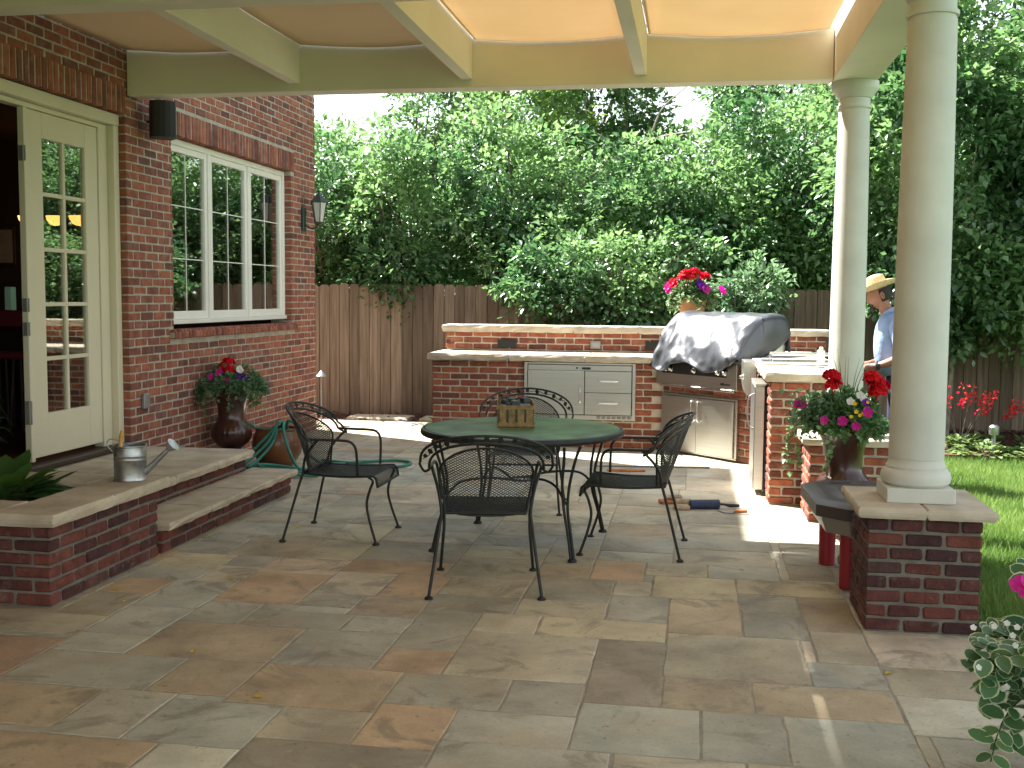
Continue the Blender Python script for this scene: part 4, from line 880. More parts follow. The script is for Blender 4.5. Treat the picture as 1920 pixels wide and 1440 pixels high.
# ================================================================ wrought iron dining set
def chair():
    t = empty('patio_chair', (0,0,0), 0)
    zb0 = .415
    def hw(h): return .205+.05*min(1,max(0,(h-zb0)/.25))
    def by(a, h):            # backrest surface
        k = min(1, max(0, (h-zb0)/.22))
        return -.205-.36*(h-zb0)+(.045+.085*k)*a*a
    def bp(a, h): return Vector((a*hw(h), by(a,h), h))
    def top(a): return .60+.185*math.sqrt(max(0,1-a*a))
    def bot(a): return .415+.02*a*a*a*a
    def strands(b, inside, P, na, nh, a0, a1, h0, h1, r=.0023):
        for i in range(na):
            for j in range(nh):
                if (i+j) % 2: continue
                for (di, dj) in ((1,1),(1,-1)):
                    i2, j2 = i+di, j+dj
                    if i2 > na or j2 < 0 or j2 > nh: continue
                    u0, v0 = a0+(a1-a0)*i/na, h0+(h1-h0)*j/nh; u1, v1 = a0+(a1-a0)*i2/na, h0+(h1-h0)*j2/nh
                    if inside(u0,v0) and inside(u1,v1):
                        b.tube([P(u0,v0),P(u1,v1)], r, 4, caps=False)
    b = MB(); strands(b, lambda a,h: abs(a) <= 1 and bot(a)-.008 < h < top(a)+.006, bp, 42, 54, -1, 1, .412, .79)
    b.build('backrest_mesh','iron',t)
    f = MB(); loop = [bp(-1,.43)]+[bp(-1,h) for h in (.47,.52,.57,.60)]
    for k in range(1,24):
        an = PI-PI*k/24; a = math.cos(an); loop.append(bp(a, top(a)))
    loop += [bp(1,h) for h in (.60,.57,.52,.47,.43)]+[bp(a,bot(a)) for a in (.93,.7,.4,0,-.4,-.7,-.93)]
    f.tube(loop,.0085,8,closed=True,flat=.7)
    f.build('backrest_frame','iron',t,smooth=50)
    # double arch with leaves
    def arch(A, zb, Hh, k=.13):
        pts = []
        for i in range(29):
            an = PI-PI*i/28; a = math.cos(an); h = zb+Hh*math.sin(an)**.85
            pts.append(Vector((a*A, -.205-.36*(h-zb0)+k*a*a+ (.0), h)))
        return pts
    o_ = arch(.345,.690,.160,.15); i_ = arch(.300,.655,.155,.155)
    b = MB(); b.tube(o_,.0075,8); b.tube(i_,.0075,8)
    for s, e in ((0,0),(1,-1)):
        p = o_[e]; q = i_[e]; sx = -1 if s == 0 else 1
        b.tube(curve([p, p+Vector((sx*.004,.03,-.022)), q+Vector((sx*.028,.05,-.028)), q+Vector((0,.02,-.012)), q],5),.007,8)
    b.build('arch','iron',t,smooth=50)
    b = MB(); g_ = random.Random(2)
    for i in range(2,27):
        c = (o_[i]+i_[i])/2; tn = (o_[i+1]-o_[i-1]).normalized(); up = (o_[i]-i_[i]); w_ = up.length; up.normalize(); nr = tn.cross(up)
        if i % 2 == 0:
            for sgn in ((1,-1) if i % 4 == 0 else (1,)):
                d = (tn*.8*sgn+up*(.45 if i % 4 else -.3)).normalized(); sd = d.cross(nr)
                c2 = c+up*.004*sgn; L_ = .030; vs = []
                for (q, ww) in ((0,0),(.25,.42),(.55,.5),(.85,.25),(1,0)):
                    pass
                ol = [(0,0),(.25,.42),(.55,.5),(.85,.28),(1,0),(.85,-.28),(.55,-.5),(.25,-.42)]
                b.prism([c2+d*L_*(q-.4)+sd*L_*.9*ww-nr*.0015 for q, ww in ol], nr*.003)
    b.tube([(o_[i]+i_[i])/2+(o_[i]-i_[i])*.22*math.sin(i*1.7) for i in range(1,28)],.0025,6)
    b.build('leaf_scroll','iron',t)
    # arms
    for sx in (-1,1):
        b = MB()
        st = i_[0] if sx < 0 else i_[-1]
        b.tube(curve([st+Vector((0,-.0,0)), Vector((sx*.292,-.01,.653)), Vector((sx*.288,.08,.652)), Vector((sx*.282,.135,.643)), Vector((sx*.272,.165,.605)), Vector((sx*.262,.172,.53)), Vector((sx*.248,.172,.43))],6),.0085,8)
        b.build('armrest','iron',t,smooth=50)
    # seat
    def sp(a, v):         # v 0 rear .. 1 front
        y = -.205+.475*min(v,.86)/.86; z = .428-.012*math.sin(PI*min(1,v/.86))
        if v > .86: q = (v-.86)/.14; y = .27+.028*math.sin(q*PI/2); z = .428-.062*(1-math.cos(q*PI/2))-.005*q
        return Vector((a*(.205+.035*min(1,v*1.3)), y, z))
    b = MB(); strands(b, lambda a,v: abs(a) <= 1.001 and -.001 <= v <= 1.001, sp, 40, 70, -1, 1, 0, 1, .0018)
    b.build('seat_mesh','iron',t)
    b = MB(); lp = [sp(-1,v/14) for v in range(15)]+[sp(a,1) for a in (-.6,-.2,.2,.6)]+[sp(1,1-v/14) for v in range(15)]+[sp(a,0) for a in (.5,0,-.5)]
    b.tube(lp,.0085,8,closed=True); b.build('seat_frame','iron',t,smooth=50)
    for sx in (-1,1):
        b = MB(); st = i_[3] if sx < 0 else i_[-4]
        b.tube(curve([Vector((sx*.29,-.305,.012)),Vector((sx*.262,-.255,.2)),Vector((sx*.240,-.212,.36)),Vector((sx*.232,-.192,.43)),Vector((sx*.250,-.165,.54)),Vector((sx*.290,-.075,.652))],5),.0085,8)
        b.lathe([(.022,0),(.022,.008),(.012,.016),(.0,.018)],14,(sx*.29,-.307,0)); b.build('leg','iron',t,smooth=50)
        b = MB()
        b.tube(curve([Vector((sx*.262,.292,.012)),Vector((sx*.250,.250,.14)),Vector((sx*.240,.228,.25)),Vector((sx*.240,.248,.34)),Vector((sx*.243,.268,.395)),Vector((sx*.240,.235,.424))],6),.0085,8)
        b.lathe([(.022,0),(.022,.008),(.012,.016),(.0,.018)],14,(sx*.262,.293,0)); b.build('leg','iron',t,smooth=50)
    return t
c0 = chair()
spots = [(-1.085,5.735,R(10),'black wrought iron armchair nearest the camera, seen from behind'),
         (-2.225,6.775,R(-90),'black wrought iron armchair left of the round green table'),
         (-.355,6.745,R(88),'black wrought iron armchair right of the round green table'),
         (-1.215,7.93,R(186),'black wrought iron armchair behind the table, its arched back facing us')]
for i, (x, y, a, lab) in enumerate(spots):
    c = c0 if i == 0 else copy_tree(c0)
    c.location = (x,y,0); c.rotation_euler = (0,0,a)
    tag(c, lab, 'chair', 'wrought iron chairs round the patio table')

t = empty('patio_table', (-1.06,6.80,0), R(-7), 'round table with mottled green top on black iron legs', 'table')
b = MB(); b.lathe([(.0,.7105),(.60,.7105),(.612,.714),(.617,.722),(.612,.7295),(.60,.731),(0,.731)],72); b.build('tabletop','table_green',t,smooth=40)
b = MB(); b.lathe([(.60,.690),(.615,.686),(.635,.690),(.641,.70),(.640,.715),(.634,.726),(.619,.7285),(.6185,.71),(.598,.708)],72); b.build('rim','iron',t,smooth=50)
for k in range(4):
    a = PI/4+k*PI/2; b = MB(); d = Vector((math.cos(a),math.sin(a),0)); s_ = Vector((-d.y,d.x,0))
    for sg in (-1,1):
        b.tube(curve([d*.60+s_*sg*.055+Vector((0,0,.675)), d*.575+s_*sg*.040+Vector((0,0,.60)), d*.535+s_*sg*.026+Vector((0,0,.45)), d*.535+s_*sg*.013+Vector((0,0,.30)), d*.58+s_*sg*.010+Vector((0,0,.15)), d*.615+s_*sg*.010+Vector((0,0,.012))],5),.009,8)
    b.lathe([(.028,0),(.028,.01),(.016,.02),(0,.022)],14,tuple(d*.615)); b.build('leg','iron',t,smooth=50)
b = MB()
for k in range(4):
    a = PI/4+k*PI/2; d = Vector((math.cos(a),math.sin(a),0)); s_ = Vector((-d.y,d.x,0))
    b.tube(curve([d*.535+Vector((0,0,.33)), d*.42+Vector((0,0,.415)), d*.22+s_*.03+Vector((0,0,.425)), d*.05+s_*.05+Vector((0,0,.40))],6),.008,8)
b.tube([Vector((.07*math.cos(q*PI/8),.07*math.sin(q*PI/8),.40)) for q in range(16)],.008,8,closed=True)
b.build('stretcher','iron',t,smooth=50)

# basket on the table
t = empty('market_basket', (-1.13,6.95,.7315), R(11), 'small slatted wooden basket on the green tabletop', 'basket')
w_, d_, h_ = .108,.185,.14
b = MB()
for i in range(4):
    x = -w_+.024+i*(2*w_-.048)/3; b.box((x-.021,-d_-.003,.0),(x+.021,-d_,h_*.93),ch=.001); b.box((x-.018,d_,.0),(x+.018,d_+.003,h_*.93),ch=.001)
for i in range(8):
    y = -d_+.021+i*(2*d_-.042)/7
    b.box((-w_-.003,y-.017,.0),(-w_,y+.017,h_*.93),ch=.001); b.box((w_,y-.017,0),(w_+.003,y+.017,h_*.93),ch=.001)
b.box((-w_,-d_,.004),(w_,d_,.01),ch=.001); b.build('slats','basket_wood',t)
b = MB()
for z in (.004,.112):
    b.box((-w_-.008,-d_-.008,z),(w_+.008,-d_-.0035,z+.026),ch=.001); b.box((-w_-.008,d_+.0035,z),(w_+.008,d_+.008,z+.026),ch=.001)
    b.box((-w_-.008,-d_-.0033,z),(-w_-.0035,d_+.0033,z+.026),ch=.001); b.box((w_+.0035,-d_-.0033,z),(w_+.008,d_+.0033,z+.026),ch=.001)
b.build('band','basket_wood',t)
b = MB(); b.box((-w_+.004,-d_+.004,.012),(w_-.004,d_-.004,.128),ch=.01)
rr = random.Random(4)
for i in range(10):
    x, y = rr.uniform(-.075,.075), rr.uniform(-.15,.15); s = rr.uniform(.015,.03)
    b.box((x-s,y-s,.12),(x+s,y+s,.145+rr.random()*.02),ch=.006,rot=Matrix.Rotation(rr.random()*3,3,'Z'),org=(x,y,0))
b.build('contents','basket_dark',t)

# ================================================================ watering can
t = empty('watering_can', (-3.21,5.86,.471), R(0), 'galvanised watering can with wooden handle on the planter rim', 'watering can')
b = MB(); b.lathe([(.0,.006),(.078,.004),(.092,.0),(.094,.006),(.092,.012),(.091,.02),(.091,.118),(.0935,.122),(.091,.126),(.091,.14),(.0935,.144),(.091,.148),(.091,.196),(.096,.2),(.096,.206),(.088,.205),(.086,.02),(0,.02)],48)
b.build('body','galvanised',t,smooth=35)
b = MB(); b.tube([Vector((.085,.01,.045)),Vector((.16,.02,.12)),Vector((.225,.03,.185))],[.020,.016,.012],12)
ax = Matrix.Rotation(R(48),3,'Y'); b.lathe([(.013,-.02),(.040,.025),(.042,.03),(0,.036)],20,(.232,.031,.192),ax=ax); b.build('spout','galvanised',t,smooth=40)
b = MB(); b.tube(curve([(-.086,0,.20),(-.04,.0,.215),(0,0,.20),(.05,0,.205),(.088,0,.2)],5),.004,6); b.tube(curve([(-.092,0,.14),(-.14,-.005,.20),(-.12,-.005,.235),(-.06,0,.225)],5),.003,6); b.build('bail','galvanised',t,smooth=50)
b = MB(); b.tube([(-.012,-.085,.20),(-.022,-.06,.245),(-.03,-.03,.285)],[.011,.013,.012],10); b.build('handle','yellow_wood',t,smooth=50)

# ================================================================ flower urns
def urn(loc, label):
    t = empty('flower_urn', loc, rng.random()*3, label, 'urn', 'dark glazed urns planted with flowers')
    b = MB()
    b.lathe([(0,.003),(.115,0),(.118,.03),(.10,.045),(.075,.08),(.065,.12),(.075,.16),(.095,.185),(.12,.205),(.15,.24),(.168,.285),(.172,.33),(.165,.37),(.145,.405),(.125,.43),(.118,.46),(.118,.52),(.125,.58),(.14,.63),(.16,.665),(.176,.685),(.18,.695),(.176,.703),(.162,.703),(.14,.66),(.0,.655)],96,rib=(22,.008,.19,.42))
    b.build('vase','urn_glaze',t,smooth=45)
    b = MB(); b.lathe([(0,.668),(.145,.668)],24); b.build('potting_soil','soil',t)
    return t
def petals(b, c, nrm, r, n=5, cone=.25):
    nrm = Vector(nrm).normalized(); a = nrm.orthogonal().normalized(); d = nrm.cross(a); c = Vector(c); vs = [c-nrm*r*cone]; m = n*4
    for i in range(m):
        th = 2*PI*i/m; rr = r*(.82+.18*abs(math.cos(n*th/2))); vs.append(c+(a*math.cos(th)+d*math.sin(th))*rr+nrm*r*.12*math.cos(n*th))
    b.add(vs, [(0,1+i,1+(i+1)%m) for i in range(m)])
def geranium(b, c, r, g_, n=42):
    for i in range(n):
        v = Vector((g_.gauss(0,1),g_.gauss(0,1),abs(g_.gauss(0,1))*.8+.05)).normalized(); petals(b, Vector(c)+v*r*.85, v+Vector((g_.gauss(0,.3),g_.gauss(0,.3),.2)), r*.36, 4, .1)
def planting(t, z, seed, n, spread, hgt, leaf, leafmat, flowers, trail=(), spikes=0, spk_h=.3, hang=.12, drop=None):
    g = np.random.default_rng(seed); g_ = random.Random(seed)
    # stems / clumps in a mound
    k = n//28; ph = g.uniform(0,2*PI,k); rr = np.sqrt(g.uniform(.02,1,k)); 
    cx = np.cos(ph)*rr*spread; cy = np.sin(ph)*rr*spread; cz = z+hgt*(1-rr**2)*g.uniform(.35,1,k)+.02-hang*np.clip(rr-.7,0,1)*3*g.uniform(0,1,k)
    cc = np.stack([cx,cy,cz],1); idx = g.integers(0,k,n)
    rad = .05
    off = g.normal(0,1,(n,3)); off /= np.linalg.norm(off,axis=1,keepdims=True); C = cc[idx]+off*rad*g.uniform(.2,1,(n,1))
    D = off+np.array([0,0,.25])+np.stack([cx[idx],cy[idx],0*idx],1)/spread*.5
    V, F = leaf_cloud(C, D, leaf, .45, g, .7, .3)
    np_mesh('foliage', V, F, leafmat, t, rnd=np.repeat(np.clip(g.normal(.45,.25,n),0,1),4))
    if trail:
        V2=[];F2=[];R2=[];o=0; st = MB()
        for (ang, ln, rad0) in trail:
            p = Vector((math.cos(ang)*rad0, math.sin(ang)*rad0, z+.03)); pts=[p.copy()]
            for q in range(int(ln/.03)):
                s = q/(ln/.03); d = Vector((math.cos(ang)*(.7*(1-s)**2),math.sin(ang)*(.7*(1-s)**2),.25*(1-s)-1.0*s**.6)); p = p+d.normalized()*.03+Vector((g_.gauss(0,.004),g_.gauss(0,.004),0)); pts.append(p.copy())
            st.tube(pts,.0022,5)
            P = np.array([tuple(a) for a in pts for _ in range(3)]); m=len(P); dd=g.normal(0,1,(m,3))+np.array([0,0,-.2])
            v,f = leaf_cloud(P,dd,leaf*1.05,.2,g,.75,.25); V2.append(v);F2.append(f+o);o+=len(v);R2.append(np.repeat(np.clip(g.normal(.7,.2,m),0,1),4))
        st.build('trailing_stems','small_leaf',t)
        np_mesh('trailing_foliage',np.concatenate(V2),np.concatenate(F2),'small_leaf',t,rnd=np.concatenate(R2))
    for (kind, m, pts, r) in flowers:
        b = MB()
        for p in pts:
            p = Vector(p)+Vector((0,0,z))
            if kind == 'ball':
                geranium(b, p, r, g_); b.tube([p-Vector((0,0,.0)), Vector((p.x*.6,p.y*.6,z))],.0025,5)
            else: petals(b, p, Vector((p.x*2+g_.gauss(0,.15),p.y*2-.5+g_.gauss(0,.2),.35)), r*g_.uniform(.8,1.1))
        b.build('blossoms', m, t)
    if spikes:
        b = MB()
        for i in range(spikes):
            a = g_.uniform(0,2*PI); L = spk_h*g_.uniform(.6,1.1); l = g_.uniform(.05,.4)
            b.tube(curve([(.02*math.cos(a),.02*math.sin(a),z),(.02*math.cos(a)+l*.3*L*math.cos(a),l*.3*L*math.sin(a),z+L*.6),(l*L*math.cos(a),l*L*math.sin(a),z+L)],5),[.0065*(1-.85*q/10) for q in range(11)],4,flat=.4)
        b.build('grass_spikes','hosta_leaf',t)
u1 = urn((-4.06,9.2,0), 'dark glazed urn of flowers standing against the house wall')
planting(u1, .70, 11, 3400, .30, .20, .036, 'blue_leaf',
   [('ball','red_petal',[(.0,-.05,.24),(.03,-.1,.17),(-.03,-.08,.2)],.058),('disc','red_petal',[(.16,-.05,.17)],.03),('disc','pink_petal',[(-.09,-.22,.13),(-.02,-.2,.17),(.06,-.24,.1)],.034),('disc','purple_petal',[(.15,-.14,.14),(.19,-.1,.12)],.032),('disc','white_petal',[(.12,-.1,.2),(.14,-.13,.19)],.032)],
   trail=((-1.9,.35,.17),(-1.2,.28,.17),(-.3,.25,.2),(-.6,.22,.2),(3.3,.2,.2),(-2.4,.2,.18)), spikes=9, spk_h=.36)
u1.rotation_euler = (0,0,0)
u2 = urn((.975,7.36,0), 'dark glazed urn of red and pink flowers before the far column'); u2.rotation_euler = (0,0,0)
planting(u2, .71, 12, 3600, .235, .23, .036, 'tree_leaf',
   [('ball','red_petal',[(-.10,-.06,.34),(-.09,-.1,.28),(.18,-.02,.30),(.19,-.05,.24),(.15,-.06,.33),(.21,-.03,.28)],.06),('disc','pink_petal',[(-.05,-.27,.08),(.10,-.27,.14),(-.16,-.25,.08),(.03,-.28,.05)],.036),('disc','pink_petal',[(-.31,-.1,.17),(-.28,-.12,.16)],.036),('disc','white_petal',[(.06,-.2,.24),(-.0,-.22,.2),(.08,-.2,.22)],.026),
    ('disc','yellow_petal',[(.03,-.27,.14),(.05,-.28,.12),(.0,-.28,.11),(.07,-.27,.13),(.1,-.25,.2),(.02,-.26,.19)],.014),('disc','purple_petal',[(.09,-.24,.2)],.03)],
   trail=((3.5,.46,.19),(3.7,.40,.18),(3.2,.38,.2),(4.35,.60,.15)), spikes=14, spk_h=.50, hang=.05)
# extra mound trailing to the left of this urn
g = np.random.default_rng(31); n = 1200
C = np.stack([g.normal(-.17,.07,n), g.normal(-.04,.06,n), .83+g.normal(-.02,.055,n)-.0*g.random(n)],1); D = g.normal(0,1,(n,3))+np.array([-.4,-.2,.2])
V, F = leaf_cloud(C, D, .038, .3, g, .7, .3); np_mesh('side_foliage', V, F, 'blue_leaf', u2, rnd=np.repeat(np.clip(g.normal(.5,.25,n),0,1),4))

# pot of flowers on the wall behind the grill
t = empty('flower_pot', (-.04,12.05,1.247), 0, 'ochre pot of red and pink flowers on the stone cap behind the grill', 'flower pot')
b = MB(); b.lathe([(0,.002),(.10,0),(.115,.1),(.15,.26),(.165,.27),(.167,.31),(.15,.312),(.14,.28),(0,.27)],40); b.build('pot','terracotta',t,smooth=40)
planting(t, .28, 13, 2400, .22, .20, .045, 'small_leaf',
   [('ball','red_petal',[(-.07,-.12,.27),(.02,-.1,.29),(.13,-.08,.24),(-.1,-.1,.23),(-.02,-.12,.24)],.065),('disc','red_petal',[(-.22,-.08,.2),(-.2,-.1,.18)],.05),('disc','pink_petal',[(-.27,-.1,.14),(-.25,-.12,.11),(-.24,-.08,.17),(.33,-.1,.1),(.31,-.06,.12),(.15,-.2,.12)],.05),('disc','purple_petal',[(.08,-.18,.19),(.11,-.2,.15),(.16,-.18,.13)],.045)],
   trail=((4.2,.25,.18),(4.9,.3,.16),(3.6,.2,.18),(5.6,.2,.18)), spikes=7, spk_h=.50)

# bowl with garden hose
t = empty('hose_bowl', (-3.72,9.42,0), 0, 'round brown glazed bowl holding the green hose', 'bowl')
b = MB(); b.lathe([(0,.002),(.13,0),(.17,.04),(.215,.12),(.226,.20),(.215,.27),(.195,.315),(.19,.325),(.20,.34),(.198,.35),(.18,.345),(.175,.32),(.19,.25),(.19,.12),(0,.1)],56); b.build('bowl','brown_bowl',t,smooth=50)
def hose(pts, n=10): return curve(pts, n)
cx, cy = -3.72, 9.42
P = [(-4.27,9.35,.42),(-4.15,9.34,.43),(-3.98,9.34,.40),(-3.90,9.38,.34),(-3.78,9.36,.33),(-3.65,9.32,.37),(-3.60,9.24,.42)]
b = MB(); b.tube(hose(P),.0135,10)
import itertools
hr = random.Random(9)
# strands that come over the rim and fall to the ground on both sides
for (x1, y1, x2, y2) in ((-3.76,9.16,-4.08,8.95),(-3.70,9.15,-3.98,8.88),(-3.66,9.17,-3.86,8.86)):
    b.tube(hose([(-3.60,9.30,.33),(-3.60,9.24,.42),(-3.63,9.19,.40),(x1,y1,.25),((x1+x2)/2,(y1+y2)/2,.09),(x2,y2,.014),(x2-.12,y2+.1,.014),(x2-.05,y2+.22,.014)]),.0135,10)
b.tube(hose([(-3.62,9.34,.33),(-3.58,9.24,.42),(-3.56,9.16,.36),(-3.50,9.12,.2),(-3.40,9.06,.06),(-3.28,9.0,.015),(-3.05,9.02,.015),(-2.82,9.12,.015),(-2.70,9.30,.015),(-2.78,9.50,.015),(-3.05,9.60,.015),(-3.40,9.72,.015)]),.0135,10)
b.tube(hose([(-3.60,9.36,.33),(-3.55,9.26,.43),(-3.46,9.24,.38),(-3.42,9.34,.16),(-3.30,9.5,.02),(-3.0,9.72,.016),(-2.72,9.85,.016),(-2.55,9.72,.016),(-2.62,9.48,.016),(-2.9,9.25,.042),(-3.25,9.05,.04)]),.0135,10)
for i in range(4):   # coils on the paving
    r1, r2 = .34-.03*i, .20-.02*i
    b.tube([(-3.66+.08*i+r1*math.cos(a*PI/20)*1.05, 9.02-.04*i+r2*math.sin(a*PI/20), .014+.024*i*(.5+.5*math.cos(a*PI/20+i))) for a in range(40)],.0135,10,closed=True)
for (zz) in (.27,.29,.31):
    b.tube([(cx+.155*math.cos(a*PI/16)+.01*math.sin(zz*90),cy+.155*math.sin(a*PI/16),zz) for a in range(32)],.0135,10,closed=True)
b.build('garden_hose','hose_green',label='teal green garden hose coiled over the brown bowl and paving',cat='hose',smooth=60)

# path light
t = empty('path_light', (-4.42,12.62,0), 0, 'small cone-topped path light before the fence', 'path light')
b = MB(); b.tube([(0,0,-.02),(0,0,.60)],.008,8); b.build('stake','grey_metal',t)
b = MB(); b.lathe([(.062,.575),(.064,.578),(.035,.61),(.012,.635),(0,.64)],24); b.build('shade','galvanised',t,smooth=40)
t = empty('path_light', (3.02,11.75,0), 0, 'short copper path light in the flower bed right of the columns', 'path light')
b = MB(); b.tube([(0,0,-.08),(0,0,.2)],.02,10); b.build('stake','grey_metal',t)
b = MB(); b.lathe([(.045,.19),(.05,.2),(.05,.27),(.03,.29),(0,.295)],20); b.build('shade','galvanised',t,smooth=40)
# ================================================================ outdoor kitchen
k = empty('outdoor_kitchen', (-.3,11.25,0), 0, 'L-shaped red brick outdoor kitchen with sandstone counters', 'outdoor kitchen')
mk = Matrix.Translation((.3,-11.25,0))
A = Vector((-.31,11.25,0)); u = Vector((.7071,-.7071,0)); nn = Vector((-.7071,-.7071,0)); DL = 1.245
b = MB()
block(b, -2.72, 11.25, -.315, 11.88, 0, 13, faces='SW')
# cabinet recess is just proud steel
# diagonal face
def diag_rows(b, u0, u1, r0, r1):
    for r in range(r0, r1):
        z = r*CO+.0055; p = u0-(r % 2)*.102
        while p < u1:
            s0, s1 = max(p,u0), min(p+BL,u1)
            if s1-s0 > .02:
                rot = Matrix.Rotation(R(-45),3,'Z')
                b.box((s0+.001,0,z),(s1-.001,.09,z+BH),ch=.0075,jit=.0026,rot=rot,org=(0,0,0))
                nv = len(b.v)
                for i in range(nv-24,nv): b.v[i] = tuple(Vector(b.v[i])+A)
            p += .204
diag_rows(b, 0.0, DL, 0, 14)
b.prism([A+u*0-nn*.012, A+u*DL-nn*.012, Vector((.60,10.9,0)), Vector((.60,11.86,0)), Vector((-.37,11.86,0)), Vector((-.37,11.27,0))],(0,0,.93),mi=1)
# wing
block(b, .57, 8.42, 1.16, 10.36, 0, 14, faces='SWE', co=.0665)
b.box((.58,10.35,0),(1.15,11.87,.92),ch=.001,mi=1)
block(b, .62, 10.37, 1.16, 11.86, 0, 14, faces='E', core=False, co=.0665)
# raised back wall
block(b, -2.72, 11.90, 1.36, 12.20, 0, 17, faces='NWE')
block(b, -2.72, 11.90, 1.36, 12.20, 13*CO+.02, 4, faces='SWE', core=False)
block(b, .58, 11.90, 1.36, 12.20, 0, 17, faces='E', core=False)
b.xf(mk).build('brickwork', ['island_brick','pale_mortar'], k)
b = MB()
# counter slab with chiselled edge
xs = [-2.76,-1.9,-1.1,-.335]
for i in range(3): b.slab((xs[i]+.001,11.185,.886),(xs[i+1]-.001,11.893,.955), jit=.007)
b.xf(mk).build('counter', 'cap_stone', k)
b = MB()
b.prism([(-.333,11.186,.934),(.54,10.313,.934),(.55,10.40,.934),(.61,10.42,.934),(.61,11.89,.934),(-.333,11.89,.934)],(0,0,.022))
ys = [8.375,9.1,9.75,10.41,11.1,11.89]
for i in range(5): b.slab((.525 if i < 3 else .62,ys[i]+.001,.935),(1.205,ys[i+1]-.001,1.0), jit=.007)
b.xf(mk).build('counter', 'cap_stone', k)
b = MB(); xs = [-2.76,-1.95,-1.3,-.6,.0,.7,1.40]
for i in range(6): b.slab((xs[i]+.001,11.865,1.158),(xs[i+1]-.001,12.235,1.236 if i < 5 else 1.225), jit=.007)
b.xf(mk).build('wall_cap', 'cap_stone', k)
# outlet covers in the upper wall
for (x, w_, h_, m_, nm) in ((-2.03,.105,.045,'dark_plastic','vent_cover'),(-1.06,.055,.042,'grey_metal','outlet_cover'),(-.24-.18,.105,.045,'dark_plastic','vent_cover')):
    b = MB(); b.box((x-w_,11.872,1.035-h_),(x+w_,11.8895,1.035+h_),ch=.003)
    if nm == 'vent_cover':
        for q in range(7): z = 1.035-h_+.012+q*.011; b.box((x-w_+.012,11.868,z),(x+w_-.012,11.8719,z+.006),ch=.001)
    else: b.box((x-.04,11.862,1.035-.03),(x+.04,11.8715,1.035+.03),ch=.003)
    b.xf(mk).build(nm, m_, k)
# steel cabinet: door, two drawers
X0, X1, Z0, Z1 = -1.735, -.585, .29, .878; yf = 11.215
f = MB(); f.box((X0,yf,Z0),(X0+.035,yf+.04,Z1)); f.box((X1-.035,yf,Z0),(X1,yf+.04,Z1)); f.box((X0+.035,yf,Z1-.02),(X1-.035,yf+.04,Z1)); f.box((X0+.035,yf,Z0),(X1-.035,yf+.04,Z0+.05))
for q in range(7):
    x = -.98+q*.052; f.box((x,yf-.002,Z0+.018),(x+.04,yf-.0002,Z0+.026),ch=.0005,mi=1); f.box((x,yf-.002,Z0+.032),(x+.04,yf-.0002,Z0+.040),ch=.0005,mi=1)
f.box((X0+.035,yf+.03,Z0+.05),(X1-.035,yf+.039,Z1-.02),ch=.001,mi=1)
cab = f.xf(mk).build('cabinet_frame', ['steel','dark_plastic'], k)
xm = -1.105
d = MB(); d.box((X0+.04,yf-.018,Z0+.055),(xm-.003,yf+.002,Z1-.085)); d.box((X0+.04,yf+.004,Z1-.083),(X1-.04,yf+.02,Z1-.025)); d.xf(mk).build('cabinet_door','steel',k)
d = MB(); d.box((X0+.04,yf-.026,Z1-.092),(xm-.003,yf-.0185,Z1-.083),ch=.002); d.xf(mk).build('door_lip','bright_steel',k)
d = MB(); d.tube(curve([(xm-.045,yf-.018,.46),(xm-.045,yf-.045,.475),(xm-.045,yf-.045,.60),(xm-.045,yf-.018,.615)],4),.008,8); d.xf(mk).build('door_handle','bright_steel',k,smooth=50)
for (za, zb) in ((.575,Z1-.085),(Z0+.055,.57)):
    dr = MB(); dr.box((xm+.003,yf-.018,za),(X1-.04,yf+.002,zb)); dro = dr.xf(mk).build('drawer','steel',k)
    hd = MB(); zc = (za+zb)/2+.01; xc = (xm+X1-.04)/2
    hd.tube(curve([(xc-.09,yf-.018,zc),(xc-.088,yf-.045,zc),(xc+.088,yf-.045,zc),(xc+.09,yf-.018,zc)],4),.008,8); hd.xf(mk).build('drawer_handle','bright_steel',dro,smooth=50)
d = MB(); d.box((xm-.03,yf-.012,Z1-.068),(xm+.06,yf-.001,Z1-.045),ch=.002); d.box((xm-.09,yf-.012,Z1-.062),(xm-.075,yf-.001,Z1-.045),ch=.002); d.xf(mk).build('latch','dark_plastic',k)

# double doors below the grill (diagonal)
FR = Matrix.Translation(A) @ Matrix.Rotation(R(-45),4,'Z')      # local x = along the face, -y = outward
def dg(b): return b.xf(mk @ FR)
b = MB(); b.box((.02,-.035,.02),(1.045,-.001,.035)); b.box((.02,-.035,.575),(1.045,-.001,.595)); b.box((.02,-.035,.035),(.045,-.001,.575)); b.box((1.015,-.035,.035),(1.045,-.001,.575)); dg(b).build('door_frame','steel',k)
for (a, c, hx) in ((.047,.528,.49),(.532,1.013,.575)):
    b = MB(); b.box((a,-.055,.037),(c,-.036,.573)); dd = dg(b).build('cabinet_door','steel',k)
    b = MB(); b.tube(curve([(hx,-.055,.55),(hx,-.085,.53),(hx,-.090,.44),(hx,-.085,.36),(hx,-.055,.34)],4),.009,8); dg(b).build('door_handle','bright_steel',dd,smooth=50)
# fridge door on the wing
b = MB(); b.box((.475,8.80,.04),(.555,9.42,.865),ch=.006); b.box((.4751,8.79,.866),(.57,9.42,.885),ch=.004); fd = b.xf(mk).build('fridge_door','steel',k)
b = MB(); b.tube(curve([(.475,8.86,.80),(.435,8.86,.77),(.425,8.86,.66),(.435,8.86,.55),(.475,8.86,.52)],5),.006,8); b.xf(mk).build('fridge_handle','grey_metal',fd,smooth=50)
b = MB(); b.box((.556,8.79,.02),(.568,9.43,.88),ch=.001); b.xf(mk).build('fridge_body','dark_plastic',k)

